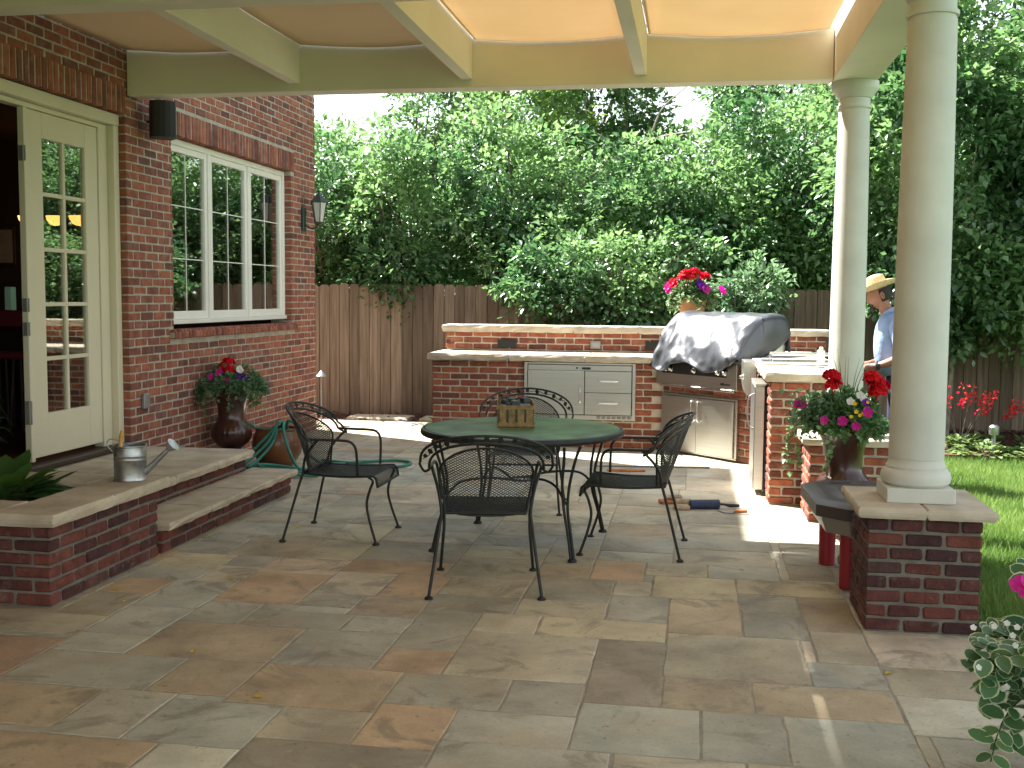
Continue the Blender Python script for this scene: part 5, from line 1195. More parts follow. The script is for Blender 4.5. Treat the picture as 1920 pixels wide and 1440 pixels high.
# ================================================================ the grill under its cover
gl = empty('gas_grill', tuple(A), R(-45), 'built-in steel gas grill set into the corner of the brick counter', 'grill')
b = MB(); b.box((-.02,-.075,.685),(1.07,-.001,.935),ch=.004); b.box((-.02,-.001,.935),(1.07,.60,1.12),ch=.01); b.build('body','steel',gl)
b = MB(); b.box((.04,-.088,.665),(1.05,-.0755,.69),ch=.003); b.build('drip_lip','bright_steel',gl)
b = MB(); b.box((.06,-.080,.80),(.94,-.0755,.915),ch=.002); b.build('control_strip','dark_plastic',gl)
for x in (.06,.10,.18,.50,.82,.91):
    b = MB(); ax = Matrix.Rotation(R(90),3,'X'); b.lathe([(.027,.0),(.027,.006),(.018,.010),(.016,.032),(.012,.036),(0,.037)],20,(x+.02,-.0805,.845),ax=ax); b.box((x+.016,-.123,.828),(x+.024,-.1176,.862),ch=.001); b.build('knob','bright_steel',gl,smooth=40)
# name plate: dark script badge, read as far as the photo shows it
cu = bpy.data.curves.new('badge','FONT'); cu.body = 'Alfresco'; cu.size = .038; cu.extrude = .0015; cu.shear = .35; cu.align_x = 'CENTER'
tmp = bpy.data.objects.new('badge', cu); COL.objects.link(tmp)
me = bpy.data.meshes.new_from_object(tmp); bpy.data.objects.remove(tmp)
me.transform(Matrix.Translation((.92,-.0775,.725)) @ Matrix.Rotation(R(90),4,'X')); me.materials.clear(); me.materials.append(M('dark_plastic'))
o = bpy.data.objects.new('badge', me); COL.objects.link(o); o.parent = gl
b = MB()
for q in range(7): b.box((-.026,-.068+.0,.70+q*.03),(-.0205,-.012,.712+q*.03),ch=.001)
b.build('side_vent','dark_plastic',gl)
b = MB(); pr = [(.03,1.12),(.05,1.21),(.12,1.30),(.22,1.355),(.35,1.37),(.52,1.36),(.60,1.30),(.60,1.12)]
b.prism([(.02,y,z) for y,z in pr],(1.03,0,0)); b.build('hood','steel',gl,smooth=40)

def cover():
    g_ = random.Random(5); S, T_ = 96, 60
    prof = [(-.135,.865),(-.120,.95),(-.075,1.06),(-.01,1.17),(.07,1.28),(.16,1.365),(.28,1.40),(.42,1.405),(.56,1.392),(.63,1.33),(.645,1.2),(.65,1.05)]
    pc = curve([(p[0],p[1],0) for p in prof], 6); m = len(pc)-1
    def pt(s, t):          # s 0..1 along width, t 0..1 along profile
        q = pc[min(m, int(t*m))].lerp(pc[min(m, int(t*m)+1)], t*m-int(t*m))
        y, z = q.x, q.y; x = -.075+1.19*s
        # the lower front hem sags and lifts
        if t < .30:
            kx = (1-t/.30)
            hem = -.055*math.exp(-((s-.12)/.10)**2) + .045*math.exp(-((s-.42)/.16)**2) - .03*math.exp(-((s-.66)/.08)**2) + .11*max(0,(s-.78)/.22)**1.3
            z += hem*kx; y += .02*kx*math.sin(s*17+1)+(.03*kx if s > .9 else 0)
        fold = 0
        # diagonal wrinkles, stronger low and at the left
        w1 = math.exp(-((s-.12)/.18)**2); w2 = math.exp(-((s-.80)/.14)**2)
        fold += .016*w1*math.sin(26*s+9*t)+.010*w1*math.sin(41*s-5*t+1)
        fold += .014*w2*math.sin(22*s+18*t)
        fold += .013*max(0,1-t/.45)*math.sin(15*s+22*t+2*math.sin(5*s))
        fold += .016*(.5-abs(noise.noise(Vector((s*5+t*2,t*6-s*2,8)))))**3*6+.010*noise.noise(Vector((s*7,t*9,0)))+.006*noise.noise(Vector((s*19,t*17,3)))
        x += .02*math.sin(t*9)*(1 if s < .5 else -1)*(abs(s-.5)*2)**4
        return Vector((x, y-fold*.8, z+fold*.6))
    b = MB(); vs = []; fs = []
    for i in range(S+1):
        for j in range(T_+1):
            s, t = i/S, j/T_
            p = pt(s, t)
            e = min(s, 1-s)      # round the shoulders
            if e < .06: kk = (1-e/.06)**2; p.z -= .035*kk*min(1,(t/.3)) ; p.y += .02*kk*(1 if t < .5 else -1)
            vs.append(p)
    for i in range(S):
        for j in range(T_): q = i*(T_+1)+j; fs.append((q, q+T_+1, q+T_+2, q+1))
    b.add(vs, fs)
    # hanging side walls
    for (i, sg) in ((0,-1),(S,1)):
        K = 10; vs = []; fs = []
        for j in range(T_+1):
            tp = Vector(b.v[i*(T_+1)+j])
            tt = j/T_
            low = (.90+.12*tt) if sg < 0 else (1.0+.22*min(1,tt*1.1))
            if sg > 0: low = .90+.30*min(1, max(0,(tp.y+.05)/.75))**1.2
            for q in range(K+1):
                f_ = q/K; z = tp.z+(min(tp.z,low)-tp.z)*f_
                yy = tp.y+(.30-tp.y)*.06*f_
                x = tp.x+sg*.014*math.sin(f_*PI)+sg*.008*math.sin(tt*14+f_*4)*f_
                vs.append((x, yy, z))
        for j in range(T_):
            for q in range(K):
                a = j*(K+1)+q; fs.append((a, a+1, a+K+2, a+K+1) if sg > 0 else (a, a+K+1, a+K+2, a+1))
        b.add(vs, fs)
    return b
o = cover().xf(Matrix.Translation(A) @ Matrix.Rotation(R(-45),4,'Z')).xf(Matrix.Translation(-A)).build('grill_cover','cover_vinyl',label='wrinkled dark vinyl cover draped over the grill hood',cat='cover',loc=tuple(A),smooth=70)
so = o.modifiers.new('thick','SOLIDIFY'); so.thickness = .003

# ================================================================ things on the wing counter
t = empty('steel_tray_table', (.62,9.55,1.001), 0, 'pale steel shelf with raised rail on the right-hand counter', 'shelf')
b = MB(); b.box((-.06,-.18,0),(.62,.18,.028),ch=.005); b.build('tray','bright_steel',t)
b = MB(); b.tube([(.02,-.15,.028),(.02,-.15,.085),(.60,-.15,.085),(.60,-.15,.028)],.009,8); b.tube([(.02,.15,.028),(.02,.15,.085),(.60,.15,.085)],.009,8); b.build('rail','bright_steel',t)
b = MB(); b.box((.38,-.215,-.0),(.44,-.181,.13),ch=.006); b.box((.395,-.22,.13),(.425,-.19,.155),ch=.004); b.build('bracket','window_paint',t)
t = empty('side_burner', (.50,9.72,.70), 0, 'rounded steel side panel with knob hanging beside the corner grill', 'side burner')
b = MB(); b.prism([(-.075,-.02,.30),(-.075,-.02,.10),(-.06,-.02,.03),(-.03,-.02,0),(.0,-.02,.0),(.03,-.02,.06),(.03,-.02,.30)],(0,.5,0)); b.build('panel','steel',t,smooth=30)
b = MB(); b.lathe([(.026,0),(.026,.008),(.017,.012),(.014,.034),(0,.036)],18,(-.0755,.0,.17),ax=Matrix.Rotation(R(-90),3,'Y')); b.build('knob','bright_steel',t,smooth=40)
b = MB(); b.box((-.17,-.03,0),(.17,.03,.008),ch=.002,rot=Matrix.Rotation(R(4),3,'Y')); b.xf(Matrix.Rotation(R(12),4,'Z')).build('metal_strip','grey_metal',label='flat grey metal strip lying on the right-hand counter',cat='strip',loc=(.86,9.03,1.014))

# ================================================================ tools on the paving
t = empty('float_tool', (-.15,8.30,0), R(18), 'orange-brown mason float lying beside the right chair', 'tool')
b = MB(); b.box((-.09,-.045,0),(.09,.045,.03),ch=.008); b.build('block','orange_brown',t); b = MB(); b.box((-.05,-.02,.0305),(.085,.03,.065),ch=.012); b.build('handle','tan_stone',t)
b = MB(); b.tube([(-.05,0,.032),(.06,.02,.032)],.032,14); b.build('twine_roll','tan_stone',label='small tan roll lying between the float and blue roll',cat='roll',loc=(-.065,8.16,0),smooth=50)
b = MB(); b.box((-.06,-.03,0),(.06,.03,.035),ch=.01); b.xf(Matrix.Rotation(R(10),4,'Z')).build('stone_scrap','tan_stone',label='rough grey-tan stone scrap in front of the tan roll',cat='stone',loc=(-.07,8.075,0))
t = empty('paint_roller', (.10,8.14,0), R(14), 'dark blue padded roll with black handle lying on the paving', 'roller')
b = MB(); b.tube([(-.115,0,.034),(-.11,0,.034),(.105,0,.034),(.11,0,.034)],[.026,.034,.034,.026],18); b.build('roll','blue_vinyl',t,smooth=40)
b = MB(); b.tube([(.11,0,.034),(.15,.005,.030),(.19,.01,.02),(.26,.015,.018)],[.009,.008,.014,.012],8); b.build('handle','dark_plastic',t,smooth=50)
t = empty('pointing_trowel', (.26,8.03,0), R(-25), 'small steel trowel with reddish handle beside the blue roll', 'trowel')
b = MB(); b.prism([(-.08,0,.004),(-.01,-.045,.004),(.05,-.03,.004),(.05,.03,.004),(-.01,.045,.004)],(0,0,.003)); b.build('blade','grey_metal',t); b = MB(); b.tube([(.05,0,.012),(.075,.0,.018),(.14,.03,.022)],[.006,.014,.014],10); b.build('handle','orange_brown',t,smooth=50)
b = MB(); b.tube([(-.52,-.05,.01),(.52,.07,.01)],.008,8); b.build('steel_rod','grey_metal',label='long thin metal rod lying before the kitchen doors',cat='rod',loc=(-.36,10.03,0))
b = MB(); b.box((-.17,-.025,0),(.17,.025,.02),ch=.006,rot=Matrix.Rotation(R(5),3,'Z')); b.build('wood_lath','orange_brown',label='short reddish wooden lath lying parallel to the metal rod',cat='lath',loc=(-.58,9.76,0))

# ================================================================ water play table
t = empty('play_table', (.98,6.29,0), R(2), 'children\'s play table, dark lid on red legs, behind the near pier', 'play table')
def oct_(rx, ry, c): return [(-rx+c,-ry),(rx-c,-ry),(rx,-ry+c),(rx,ry-c),(rx-c,ry),(-rx+c,ry),(-rx,ry-c),(-rx,-ry+c)]
b = MB(); n = 8
lv = [(.32,.43,.13,.395),(.335,.45,.14,.40),(.335,.45,.14,.462),(.31,.42,.13,.478),(.26,.35,.10,.484),(.25,.335,.10,.478),(.19,.25,.08,.478),(.18,.23,.07,.486)]
vs = []; 
for (rx, ry, c, z) in lv: vs += [(x,y,z) for x,y in oct_(rx,ry,c)]
fs = [(i*8+q, i*8+(q+1)%8, (i+1)*8+(q+1)%8, (i+1)*8+q) for i in range(len(lv)-1) for q in range(8)]+[tuple(range(8))[::-1], tuple((len(lv)-1)*8+q for q in range(8))]
b.add(vs, fs)
for (x,y,a) in ((-.10,-.29,.2),(-.12,.29,-.2)): b.box((x-.06,y-.008,.4845),(x+.06,y+.008,.490),ch=.002)
b.build('lid','toy_grey',t,smooth=30)
b = MB(); lv = [(.23,.30,.10,.29),(.27,.355,.11,.30),(.295,.39,.12,.37),(.30,.40,.12,.394)]; vs = []
for (rx, ry, c, z) in lv: vs += [(x,y,z) for x,y in oct_(rx,ry,c)]
fs = [(i*8+q, i*8+(q+1)%8, (i+1)*8+(q+1)%8, (i+1)*8+q) for i in range(3) for q in range(8)]+[tuple(range(8))[::-1], tuple(24+q for q in range(8))]
b.add(vs, fs); b.lathe([(.12,.275),(.15,.29),(.17,.36),(.175,.385),(.165,.39)],28,(-.02,-.26,0)); b.build('basin','toy_taupe',t,smooth=30)
for (x, y) in ((-.15,-.26),(-.18,.28),(.20,-.26),(.18,.28)):
    b = MB(); b.lathe([(.038,.0),(.046,.004),(.050,.29),(.0,.30)],20,(x,y,0)); b.build('leg','toy_red',t,smooth=40)
b = MB(); b.box((-.16,.0,.06),(.16,.04,.12),ch=.01); b.build('shelf_bar','toy_taupe',t)
# ================================================================ fence
t = empty('wooden_fence', (0,13.8,0), 0, 'weathered dog-eared cedar board fence across the back of the yard', 'fence')
b = MB(); x = -7.5; i = 0
while x < 9.6:
    w_ = rng.uniform(.125,.142); top = 1.67+rng.uniform(-.012,.014)+(.02 if int(x/2.4) % 2 else 0); y = rng.uniform(-.004,.004); lean = rng.uniform(-.003,.003)
    e = .028
    b.prism([(x,y,-.06),(x+w_,y,-.06),(x+w_+lean,y,top-e),(x+w_-e+lean,y,top),(x+e+lean,y,top),(x+lean,y,top-e)],(0,.017,0))
    x += w_+.007
b.build('boards','fence_wood',t)
b = MB()
for z in (.3,1.35): b.box((-7.5,.022,z),(9.6,.06,z+.09))
b.box((-7.5,.022,-.08),(9.6,.035,1.55),ch=.001)
b.build('rail','fence_post_wood',t)

# ================================================================ trees and shrubs
def tree(name, label, cat, base, env, n, leaf, lm, seed, trunk_r=.06, bark='bark', limbs=10, clump=.26, jit=.42, group=None, droop=.15, shell=.5, stems=1, per=46):
    g = np.random.default_rng(seed); gr = random.Random(seed)
    base = Vector(base); t = empty(name, base, 0, label, cat, group)
    wts = np.array([e[3]*e[4]+e[4]*e[5]+e[3]*e[5] for e in env]); wts = wts/wts.sum()
    k = max(8, n//per); which = g.choice(len(env), k, p=wts)
    E = np.array(env)[which]
    d = g.normal(0,1,(k,3)); d /= np.linalg.norm(d,axis=1,keepdims=True)
    rr = (shell+(1-shell)*g.random((k,1))**.6)*(1+.16*np.sin(d[:,:1]*5+seed)+.13*np.sin(d[:,2:3]*7+d[:,1:2]*4+seed*2))
    cc = E[:,:3]+d*rr*E[:,3:6]
    idx = g.integers(0,k,n); s = g.normal(0,1,(n,3)); s /= np.linalg.norm(s,axis=1,keepdims=True)
    rad = clump*g.uniform(.5,1.3,k)
    C = cc[idx]+s*(rad[idx]*g.random(n)**.5)[:,None]*np.array([1,1,.75])
    D = s*.6+d[idx]*.5+np.array([0,0,.1-droop])
    keep = C[:,2] > .02+base.z
    C = C[keep]; D = D[keep]; idx = idx[keep]; n = len(C)
    V, F = leaf_cloud(C-np.array(base), D, leaf, jit, g, .62, .28)
    tone = np.clip(.5+.28*np.sin(cc[:,0]*2.1+cc[:,2]*2.7+seed)+g.normal(0,.22,k),0,1)[idx]+g.normal(0,.16,n)
    np_mesh('crown', V, F, lm, t, rnd=np.repeat(np.clip(tone,0,1),4))
    b = MB()
    order = list(range(k)); gr.shuffle(order)
    lo = min(e[2]-e[5] for e in env); cz = max(lo+.2, .5)
    for q in range(stems):
        b0 = Vector((gr.uniform(-.12,.12)*(stems>1), gr.uniform(-.08,.08)*(stems>1), -.08))
        hub = Vector(tuple(env[q % len(env)][:3]))-base; hub = Vector((hub.x*.5+gr.uniform(-.1,.1), hub.y*.5, max(cz*.9-base.z,.4)))
        b.tube(curve([b0, b0.lerp(hub,.5)+Vector((gr.uniform(-.06,.06),gr.uniform(-.06,.06),0)), hub],5),[trunk_r*(1-.35*z/10) for z in range(11)],8)
        for j in range(limbs):
            c = Vector(cc[order[(q*limbs+j) % k]])-base
            m = hub.lerp(c,.5)+Vector((gr.uniform(-.2,.2),gr.uniform(-.2,.2),gr.uniform(0,.3)))
            r0 = trunk_r*.5
            b.tube(curve([hub, m, c],5),[r0*(1-.85*z/10) for z in range(11)],6)
            for q2 in range(2):
                c2 = Vector(cc[order[(q*limbs+j*3+q2+5) % k]])-base
                if (c2-c).length < 1.4: b.tube(curve([m, m.lerp(c2,.5)+Vector((0,0,.1)), c2],4),[r0*.5*(1-.8*z/8) for z in range(9)],5)
    b.build('trunk', bark, t, smooth=60)
    return t
G1 = None
tree('lilac_shrub','bright leafy shrub spilling over the fence beside the house corner','shrub',(-5.1,14.9,0),[(-5.2,14.9,2.5,1.1,.9,1.35),(-5.7,14.8,1.9,.9,.8,.9)],15000,.085,'tree_leaf',1,stems=3)
tree('lilac_shrub','rounded shrub with pale sunlit leaves over the left fence boards','shrub',(-3.9,14.7,0),[(-3.95,14.6,2.45,1.0,.85,1.25),(-3.9,14.1,1.85,.6,.55,.55)],16000,.085,'tree_leaf',2,stems=3)
tree('lilac_shrub','tall shrub above the fence over the left end of the brick counter','shrub',(-2.6,15.0,0),[(-2.6,15.0,2.7,1.15,1.0,1.55),(-2.2,14.5,2.1,.8,.7,.8)],17000,.082,'tree_leaf',3,stems=3)
tree('arching_shrub','arching shrub hanging over the fence behind the middle of the counter','shrub',(-1.3,13.35,0),[(-1.35,13.3,1.6,1.05,.45,.55),(-.75,13.25,1.3,.9,.4,.5),(-.9,13.7,1.9,1.3,.55,.55)],17000,.078,'tree_leaf',4,stems=3,droop=.45)
tree('lilac_shrub','dense shrub above the fence behind the covered grill','shrub',(-.1,14.9,0),[(-.1,14.8,2.6,1.25,1.0,1.1),(.2,14.4,2.2,1.1,.7,.65)],19000,.082,'tree_leaf',5,stems=3)
tree('lilac_shrub','dark leafy shrub above the fence left of the far column','shrub',(1.3,15.0,0),[(1.3,14.9,2.9,1.2,1.0,1.6),(1.4,14.4,2.3,1.1,.7,.7)],19000,.082,'tree_leaf',6,stems=3)
tree('young_shrub','small pale glossy-leaved shrub before the fence, right of the flower pot','shrub',(.62,12.85,0),[(.66,12.85,1.62,.42,.3,.36),(.56,12.85,1.25,.3,.25,.35)],3000,.075,'blue_leaf',7,stems=2,clump=.14,trunk_r=.02,limbs=6,per=22)
tree('broadleaf_tree','leafy tree between the two columns and right of them','tree',(2.75,13.2,0),[(2.6,13.2,3.1,1.25,.9,1.9),(2.9,12.9,1.75,.9,.6,.8)],24000,.09,'tree_leaf',8,stems=2,bark='pale_bark',trunk_r=.045)
tree('broadleaf_tree','tall tree with low drooping branches at the right edge of the yard','tree',(4.3,12.9,0),[(4.3,13.1,3.6,1.5,1.1,2.3),(3.9,12.6,1.75,1.0,.6,.85),(4.4,12.5,1.9,.8,.6,.8)],30000,.095,'tree_leaf',9,stems=3,bark='pale_bark',trunk_r=.04)
tree('broadleaf_tree','tree in the far right corner beyond the lawn, farthest right','tree',(6.7,13.2,0),[(6.6,13.2,3.4,1.6,1.1,2.5)],18000,.095,'tree_leaf',10,stems=2,trunk_r=.06)
tree('tall_tree','thin tree against the white sky beside the house corner','tree',(-5.5,18,0),[(-5.6,18,3.1,1.5,1.0,1.1),(-6.6,18,3.4,.8,.8,1.3)],9000,.085,'tree_leaf',11,trunk_r=.07,per=34)
tree('tall_tree','slender sparse tree against the sky at the left of the view','tree',(-4.35,17.5,0),[(-4.4,17.5,3.9,.75,.7,1.6)],4200,.085,'tree_leaf',12,trunk_r=.05,per=28,clump=.2)
tree('tall_tree','yellow-green tall tree rising behind the shrubs, left of centre','tree',(-3.0,18.2,0),[(-2.9,18,4.1,1.25,1.0,2.1),(-3.7,18.3,3.4,1.0,.9,1.4)],18000,.09,'yellow_leaf',13,trunk_r=.1)
dt = tree('tall_tree','dark shaded tree with bare grey limbs showing under the beam','tree',(-1.3,20.5,0),[(-1.85,20.6,4.7,1.35,1.4,2.6)],22000,.10,'dark_leaf',14,trunk_r=.16,limbs=16)
b = MB(); gr = random.Random(3)
for (pts, r) in (([(-.9,-1.6,3.2),(-.2,-2.0,3.75),(.5,-2.2,4.1),(1.3,-2.3,4.25),(2.1,-2.3,4.5)],.045),([(.1,-2.1,3.9),(-.4,-2.2,4.25),(-1.1,-2.3,4.45)],.022),([(.5,-2.2,4.1),(.7,-2.25,4.6),(1.1,-2.3,4.95)],.022),([(1.0,-2.25,4.2),(1.6,-2.3,3.9),(2.2,-2.3,3.85)],.02),([(-.3,-2.0,3.65),(-.9,-2.1,3.6),(-1.4,-2.2,3.85)],.018)):
    c = curve(pts,6); b.tube(c,[r*(1-.7*q/len(c)) for q in range(len(c))],6)
b.build('bare_limb','pale_bark',dt,smooth=60)
tree('tall_tree','tall broad tree behind the far column','tree',(1.2,18.6,0),[(1.6,18.5,4.3,1.75,1.3,2.6)],26000,.095,'tree_leaf',15,trunk_r=.13)
tree('tall_tree','tall dark tree behind the right-hand columns','tree',(4.2,17.6,0),[(4.0,17.5,4.9,2.4,1.4,3.9)],34000,.10,'dark_leaf',16,trunk_r=.15)
tree('tall_tree','huge tree filling the top right corner beyond the fence','tree',(7.6,16.8,0),[(7.4,16.8,4.9,2.4,1.6,3.9)],26000,.10,'tree_leaf',17,trunk_r=.15)
tree('tall_tree','dark backing trees added to close bright sky gaps behind the fence','tree',(-2.0,23,0),[(-2.5,23,2.6,3.2,1.2,2.4),(2.4,23,2.4,3.2,1.2,2.0)],24000,.13,'dark_leaf',18,trunk_r=.15,clump=.4)  # added dark layer, keeps bright sky from showing through the shrubs

# ================================================================ flower bed on the right
def coral_bells(x, y, label, seed, n=4, h=.62):
    gr = random.Random(seed); g = np.random.default_rng(seed)
    t = empty('coral_bells', (x,y,-.02), 0, label, 'flower plant', 'coral bells in the flower bed')
    b = MB(); f = MB()
    for i in range(n):
        a = gr.uniform(-1,1); L_ = h*gr.uniform(.75,1.1); tip = Vector((a*L_*.75, gr.uniform(-.25,.1), L_*math.cos(a*.7)))
        c = curve([(0,0,0),tip*.5+Vector((0,0,.04)),tip],5); b.tube(c,.004,5)
        for q in range(22):
            s = gr.uniform(.68,1.02); p = tip*s+Vector((gr.gauss(0,.028),gr.gauss(0,.025),gr.gauss(0,.02)))
            petals(f, p, (gr.gauss(0,1),gr.gauss(0,1),gr.gauss(0,1)), .016, 4, .5)
    b.build('stems','bark',t); f.build('blossoms','coral_petal',t)
    n2 = 90; a = g.uniform(0,2*PI,n2); r_ = g.uniform(.02,.16,n2); C = np.stack([r_*np.cos(a),r_*np.sin(a),g.uniform(.02,.12,n2)],1); D = np.stack([np.cos(a),np.sin(a),g.uniform(.1,.9,n2)],1)
    V, F, rim = oval_leaves(C, D, np.tile([0,0,1.],(n2,1)), g.uniform(.06,.10,n2), g.uniform(.05,.08,n2), g)
    np_mesh('foliage', V, F, 'bed_leaf', t, rnd=np.repeat(g.random(n2),30), rim=rim, smooth=True)
cb = [(2.78,12.15,'coral bells flower plant right beside the near column'),(3.12,12.45,'coral bells plant with upright red sprays, second from the near column'),(3.55,12.2,'coral bells plant leaning right in the middle of the bed'),(4.0,12.15,'coral bells plant with red sprays at the right edge of the view'),(4.45,12.4,'coral bells plant farthest right in the bed')]
for i, (x, y, lab) in enumerate(cb): coral_bells(x, y, lab, 40+i, 6 if i != 2 else 4, .66 if i != 2 else .5)
def leafy(name, loc, label, cat, n, rad, L_, W_, matn, seed, up=.5, hgt=.1, group=None, stems=False):
    g = np.random.default_rng(seed); t = empty(name, loc, 0, label, cat, group)
    a = g.uniform(0,2*PI,n); r_ = rad*np.sqrt(g.random(n)); C = np.stack([r_*np.cos(a),r_*np.sin(a),hgt*(1-(r_/rad)**2)*g.random(n)+.01],1)
    D = np.stack([np.cos(a),np.sin(a),g.uniform(up*.2,up*2,n)*(1.2-r_/rad)],1)
    V, F, rim = oval_leaves(C, D, np.tile([0,0,1.],(n,1)), g.uniform(.7,1.2,n)*L_, g.uniform(.7,1.2,n)*W_, g)
    np_mesh('foliage', V, F, matn, t, rnd=np.repeat(g.random(n),30), rim=rim, smooth=True)
    b = MB()
    for i in range(0, n, max(1,n//14)): b.tube([Vector((0,0,-.03)), Vector(C[i])*.6, Vector(C[i])], .004, 5)
    b.build('stems', 'hosta_leaf', t)
    return t
for i, (x, y, r_, lab) in enumerate(((2.95,11.85,.32,'low pale green ground plant at the lawn edge by the near column'),(3.4,11.78,.28,'low pale green ground plant in the middle of the bed edge'),(4.05,11.9,.3,'low pale green ground plant at the right edge of the view'),(4.9,11.95,.35,'low pale green ground plant beyond the right edge'))):
    leafy('ground_plant', (x,y,-.02), lab, 'plant', 230, r_, .075, .055, 'bed_leaf', 60+i, group='low plants edging the lawn')
leafy('small_plant', (-4.55,12.35,0), 'small fresh green plant at the foot of the house corner', 'plant', 160, .17, .06, .04, 'bed_leaf', 70, up=1.2, hgt=.22)
leafy('small_plant', (-2.95,12.9,0), 'dark little weed beside the left end of the brick counter', 'plant', 60, .16, .11, .04, 'hosta_leaf', 71, up=1.0, hgt=.15)
t = leafy('hosta', (-3.72,5.42,.42), 'large dark leafed hosta growing in the brick planter', 'plant', 60, .15, .25, .11, 'hosta_leaf', 72, up=.75, hgt=.10)
g_ = random.Random(8); b = MB(); t = empty('arching_grass', (-4.02,5.62,.42), 0, 'wispy arching grass behind the hosta in the planter', 'grass plant')
for i in range(46):
    a = g_.uniform(0,2*PI); L_ = g_.uniform(.3,.62); c, s = math.cos(a), math.sin(a); l = g_.uniform(.25,.6)
    if c > .3: l *= .45
    b.tube(curve([(0,0,0),(.12*c*l,.12*s*l,L_*.5),(.3*c*l,.3*s*l,L_*.85),(.55*c*l,.55*s*l,L_*.92),(.75*c*l,.75*s*l,L_*.78)],4),[.003*(1-.8*q/16) for q in range(17)],4,flat=.4)
b.build('blades','hosta_leaf',t)

# ================================================================ variegated plant at the lower right
t = empty('trailing_plant', (1.20,3.62,0), 0, 'trailing plant with cream-edged leaves and tiny flowers, lower right', 'plant')
b = MB(); b.lathe([(0,.002),(.13,0),(.15,.12),(.185,.30),(.195,.31),(.195,.345),(.18,.345),(.165,.30),(0,.29)],40,(.12,-.05,0)); b.build('pot','terracotta',t,smooth=40)
g = np.random.default_rng(77); gr = random.Random(77)
C=[];D=[];U=[]; st = MB()
def vine(p0, d0, ln, grav, sp=.035, pair=True):
    p = Vector(p0); d = Vector(d0).normalized(); pts=[p.copy()]; s=0
    while s < ln:
        d = (d+Vector((gr.gauss(0,.10),gr.gauss(0,.10),-grav+gr.gauss(0,.06)))).normalized(); p = p+d*.02; pts.append(p.copy()); s += .02
    st.tube(pts,.0022,5)
    k = max(1,int(sp/.02))
    for i in range(2,len(pts),k):
        dd = (pts[i]-pts[i-1]).normalized(); sd = dd.cross(Vector((0,0,1))); sd = sd.normalized() if sd.length > .1 else Vector((1,0,0))
        for sg in ((1,-1) if pair else (gr.choice((1,-1)),)):
            C.append(tuple(pts[i])); D.append(tuple(dd*.45+sd*sg+Vector((gr.gauss(0,.3),gr.gauss(0,.3),.15+gr.gauss(0,.35))))); U.append((gr.gauss(0,.35)-.1,gr.gauss(0,.35)-.5,1))
for i in range(40):
    a = gr.uniform(0,2*PI); r0 = gr.uniform(0,.14)
    vine((.12+r0*math.cos(a),-.05+r0*math.sin(a),.32),(math.cos(a)*.75,math.sin(a)*.75,gr.uniform(.5,1.3)),gr.uniform(.18,.42),gr.uniform(.04,.10))
for (dx, dy, up, ln, gv) in ((-1,-.1,.75,.46,.09),(-1,.3,.9,.42,.08),(-.9,-.4,.3,.34,.10),(-.7,-.5,.9,.40,.10),(-.3,-.6,1.3,.48,.06),(-.1,-.3,1.6,.42,.05),(-.35,-.2,1.4,.5,.04),(-.5,.1,1.2,.5,.06),(.1,.1,1.6,.5,.03)): vine((.02,-.08,.34),(dx,dy,up),ln,gv,.04)
nl = len(C); L_ = g.uniform(.05,.088,nl); Wd = L_*g.uniform(.62,.8,nl)
V, F, rim = oval_leaves(C, D, U, L_, Wd, g)
np_mesh('foliage', V, F, 'variegated_leaf', t, rnd=np.repeat(g.random(nl),30), rim=rim, smooth=True)
C=[];D=[];U=[]
for (x0,y0,dx,dy) in ((.02,-.2,-.5,-.4),(.08,-.24,-.15,-.5),(.14,-.24,.0,-.4)): vine((x0,y0,.34),(dx,dy,.1),.48,.22,.05,False)
nl = len(C); L_ = g.uniform(.018,.03,nl); V, F, rim = oval_leaves(C, D, U, L_, L_*.7, g); np_mesh('trailing_foliage', V, F, 'hosta_leaf', t, rnd=np.repeat(g.random(nl),30), rim=rim, smooth=True)
st.build('stems','hosta_leaf',t)
b = MB()
for i in range(22): petals(b, (gr.uniform(-.36,-.08),gr.uniform(-.3,-.12),gr.uniform(.38,.60)), (gr.gauss(0,.4),-.8,.5), .010, 5, .2)
b.build('white_blossoms','white_petal',t)
b = MB()
for p in ((-.16,-.26,.42),(-.13,-.24,.475),(-.10,-.27,.36)): petals(b, p, (gr.gauss(0,.3)-.2,-1,.4), .021, 5, .35)
b.build('yellow_blossoms','yellow_petal',t)
b = MB()
for p in ((-.21,-.12,.69),(-.185,-.13,.70),(-.195,-.15,.68)): petals(b, p, (gr.gauss(0,.4),-.7,.6), .030, 5, .4)
b.tube([(-.02,-.1,.45),(-.13,-.12,.6),(-.19,-.13,.69)],.003,5)
b.build('magenta_blossoms','pink_petal',t)

# fallen leaves
lf = [(898,100),(925,205),(1440,585)]
px = [(224,1105),(231,1131),(360,1226),(495,1308),(437,1085),(695,1029),(469,1041),(1385,1069),(1478,1196),(1660,1265),(553,990),(1190,1016)]
first = None
for i, (x, y) in enumerate(px):
    d = _f*CAM_F+RGT*(x-960)-UPV*(y-720); p = Vector((0,0,CAM_H))+d*(-CAM_H/d.z)
    if first is None:
        b = MB(); b.add([(0,0,.002),(.012,.010,.009),(.03,.012,.007),(.045,0,.003),(.03,-.012,.008),(.012,-.01,.006)],[(0,1,2,3),(0,3,4,5)])
        first = b.build('fallen_leaf','fallen_yellow'); o = first
    else: o = first.copy(); COL.objects.link(o)
    o.location = (p.x,p.y,.001); o.rotation_euler = (0,0,gr.uniform(0,6.28)); s = gr.uniform(.6,1.1); o.scale = (s,s,s)
    tag(o,'small yellow fallen leaf lying on the patio stones','leaf','fallen leaves on the patio')
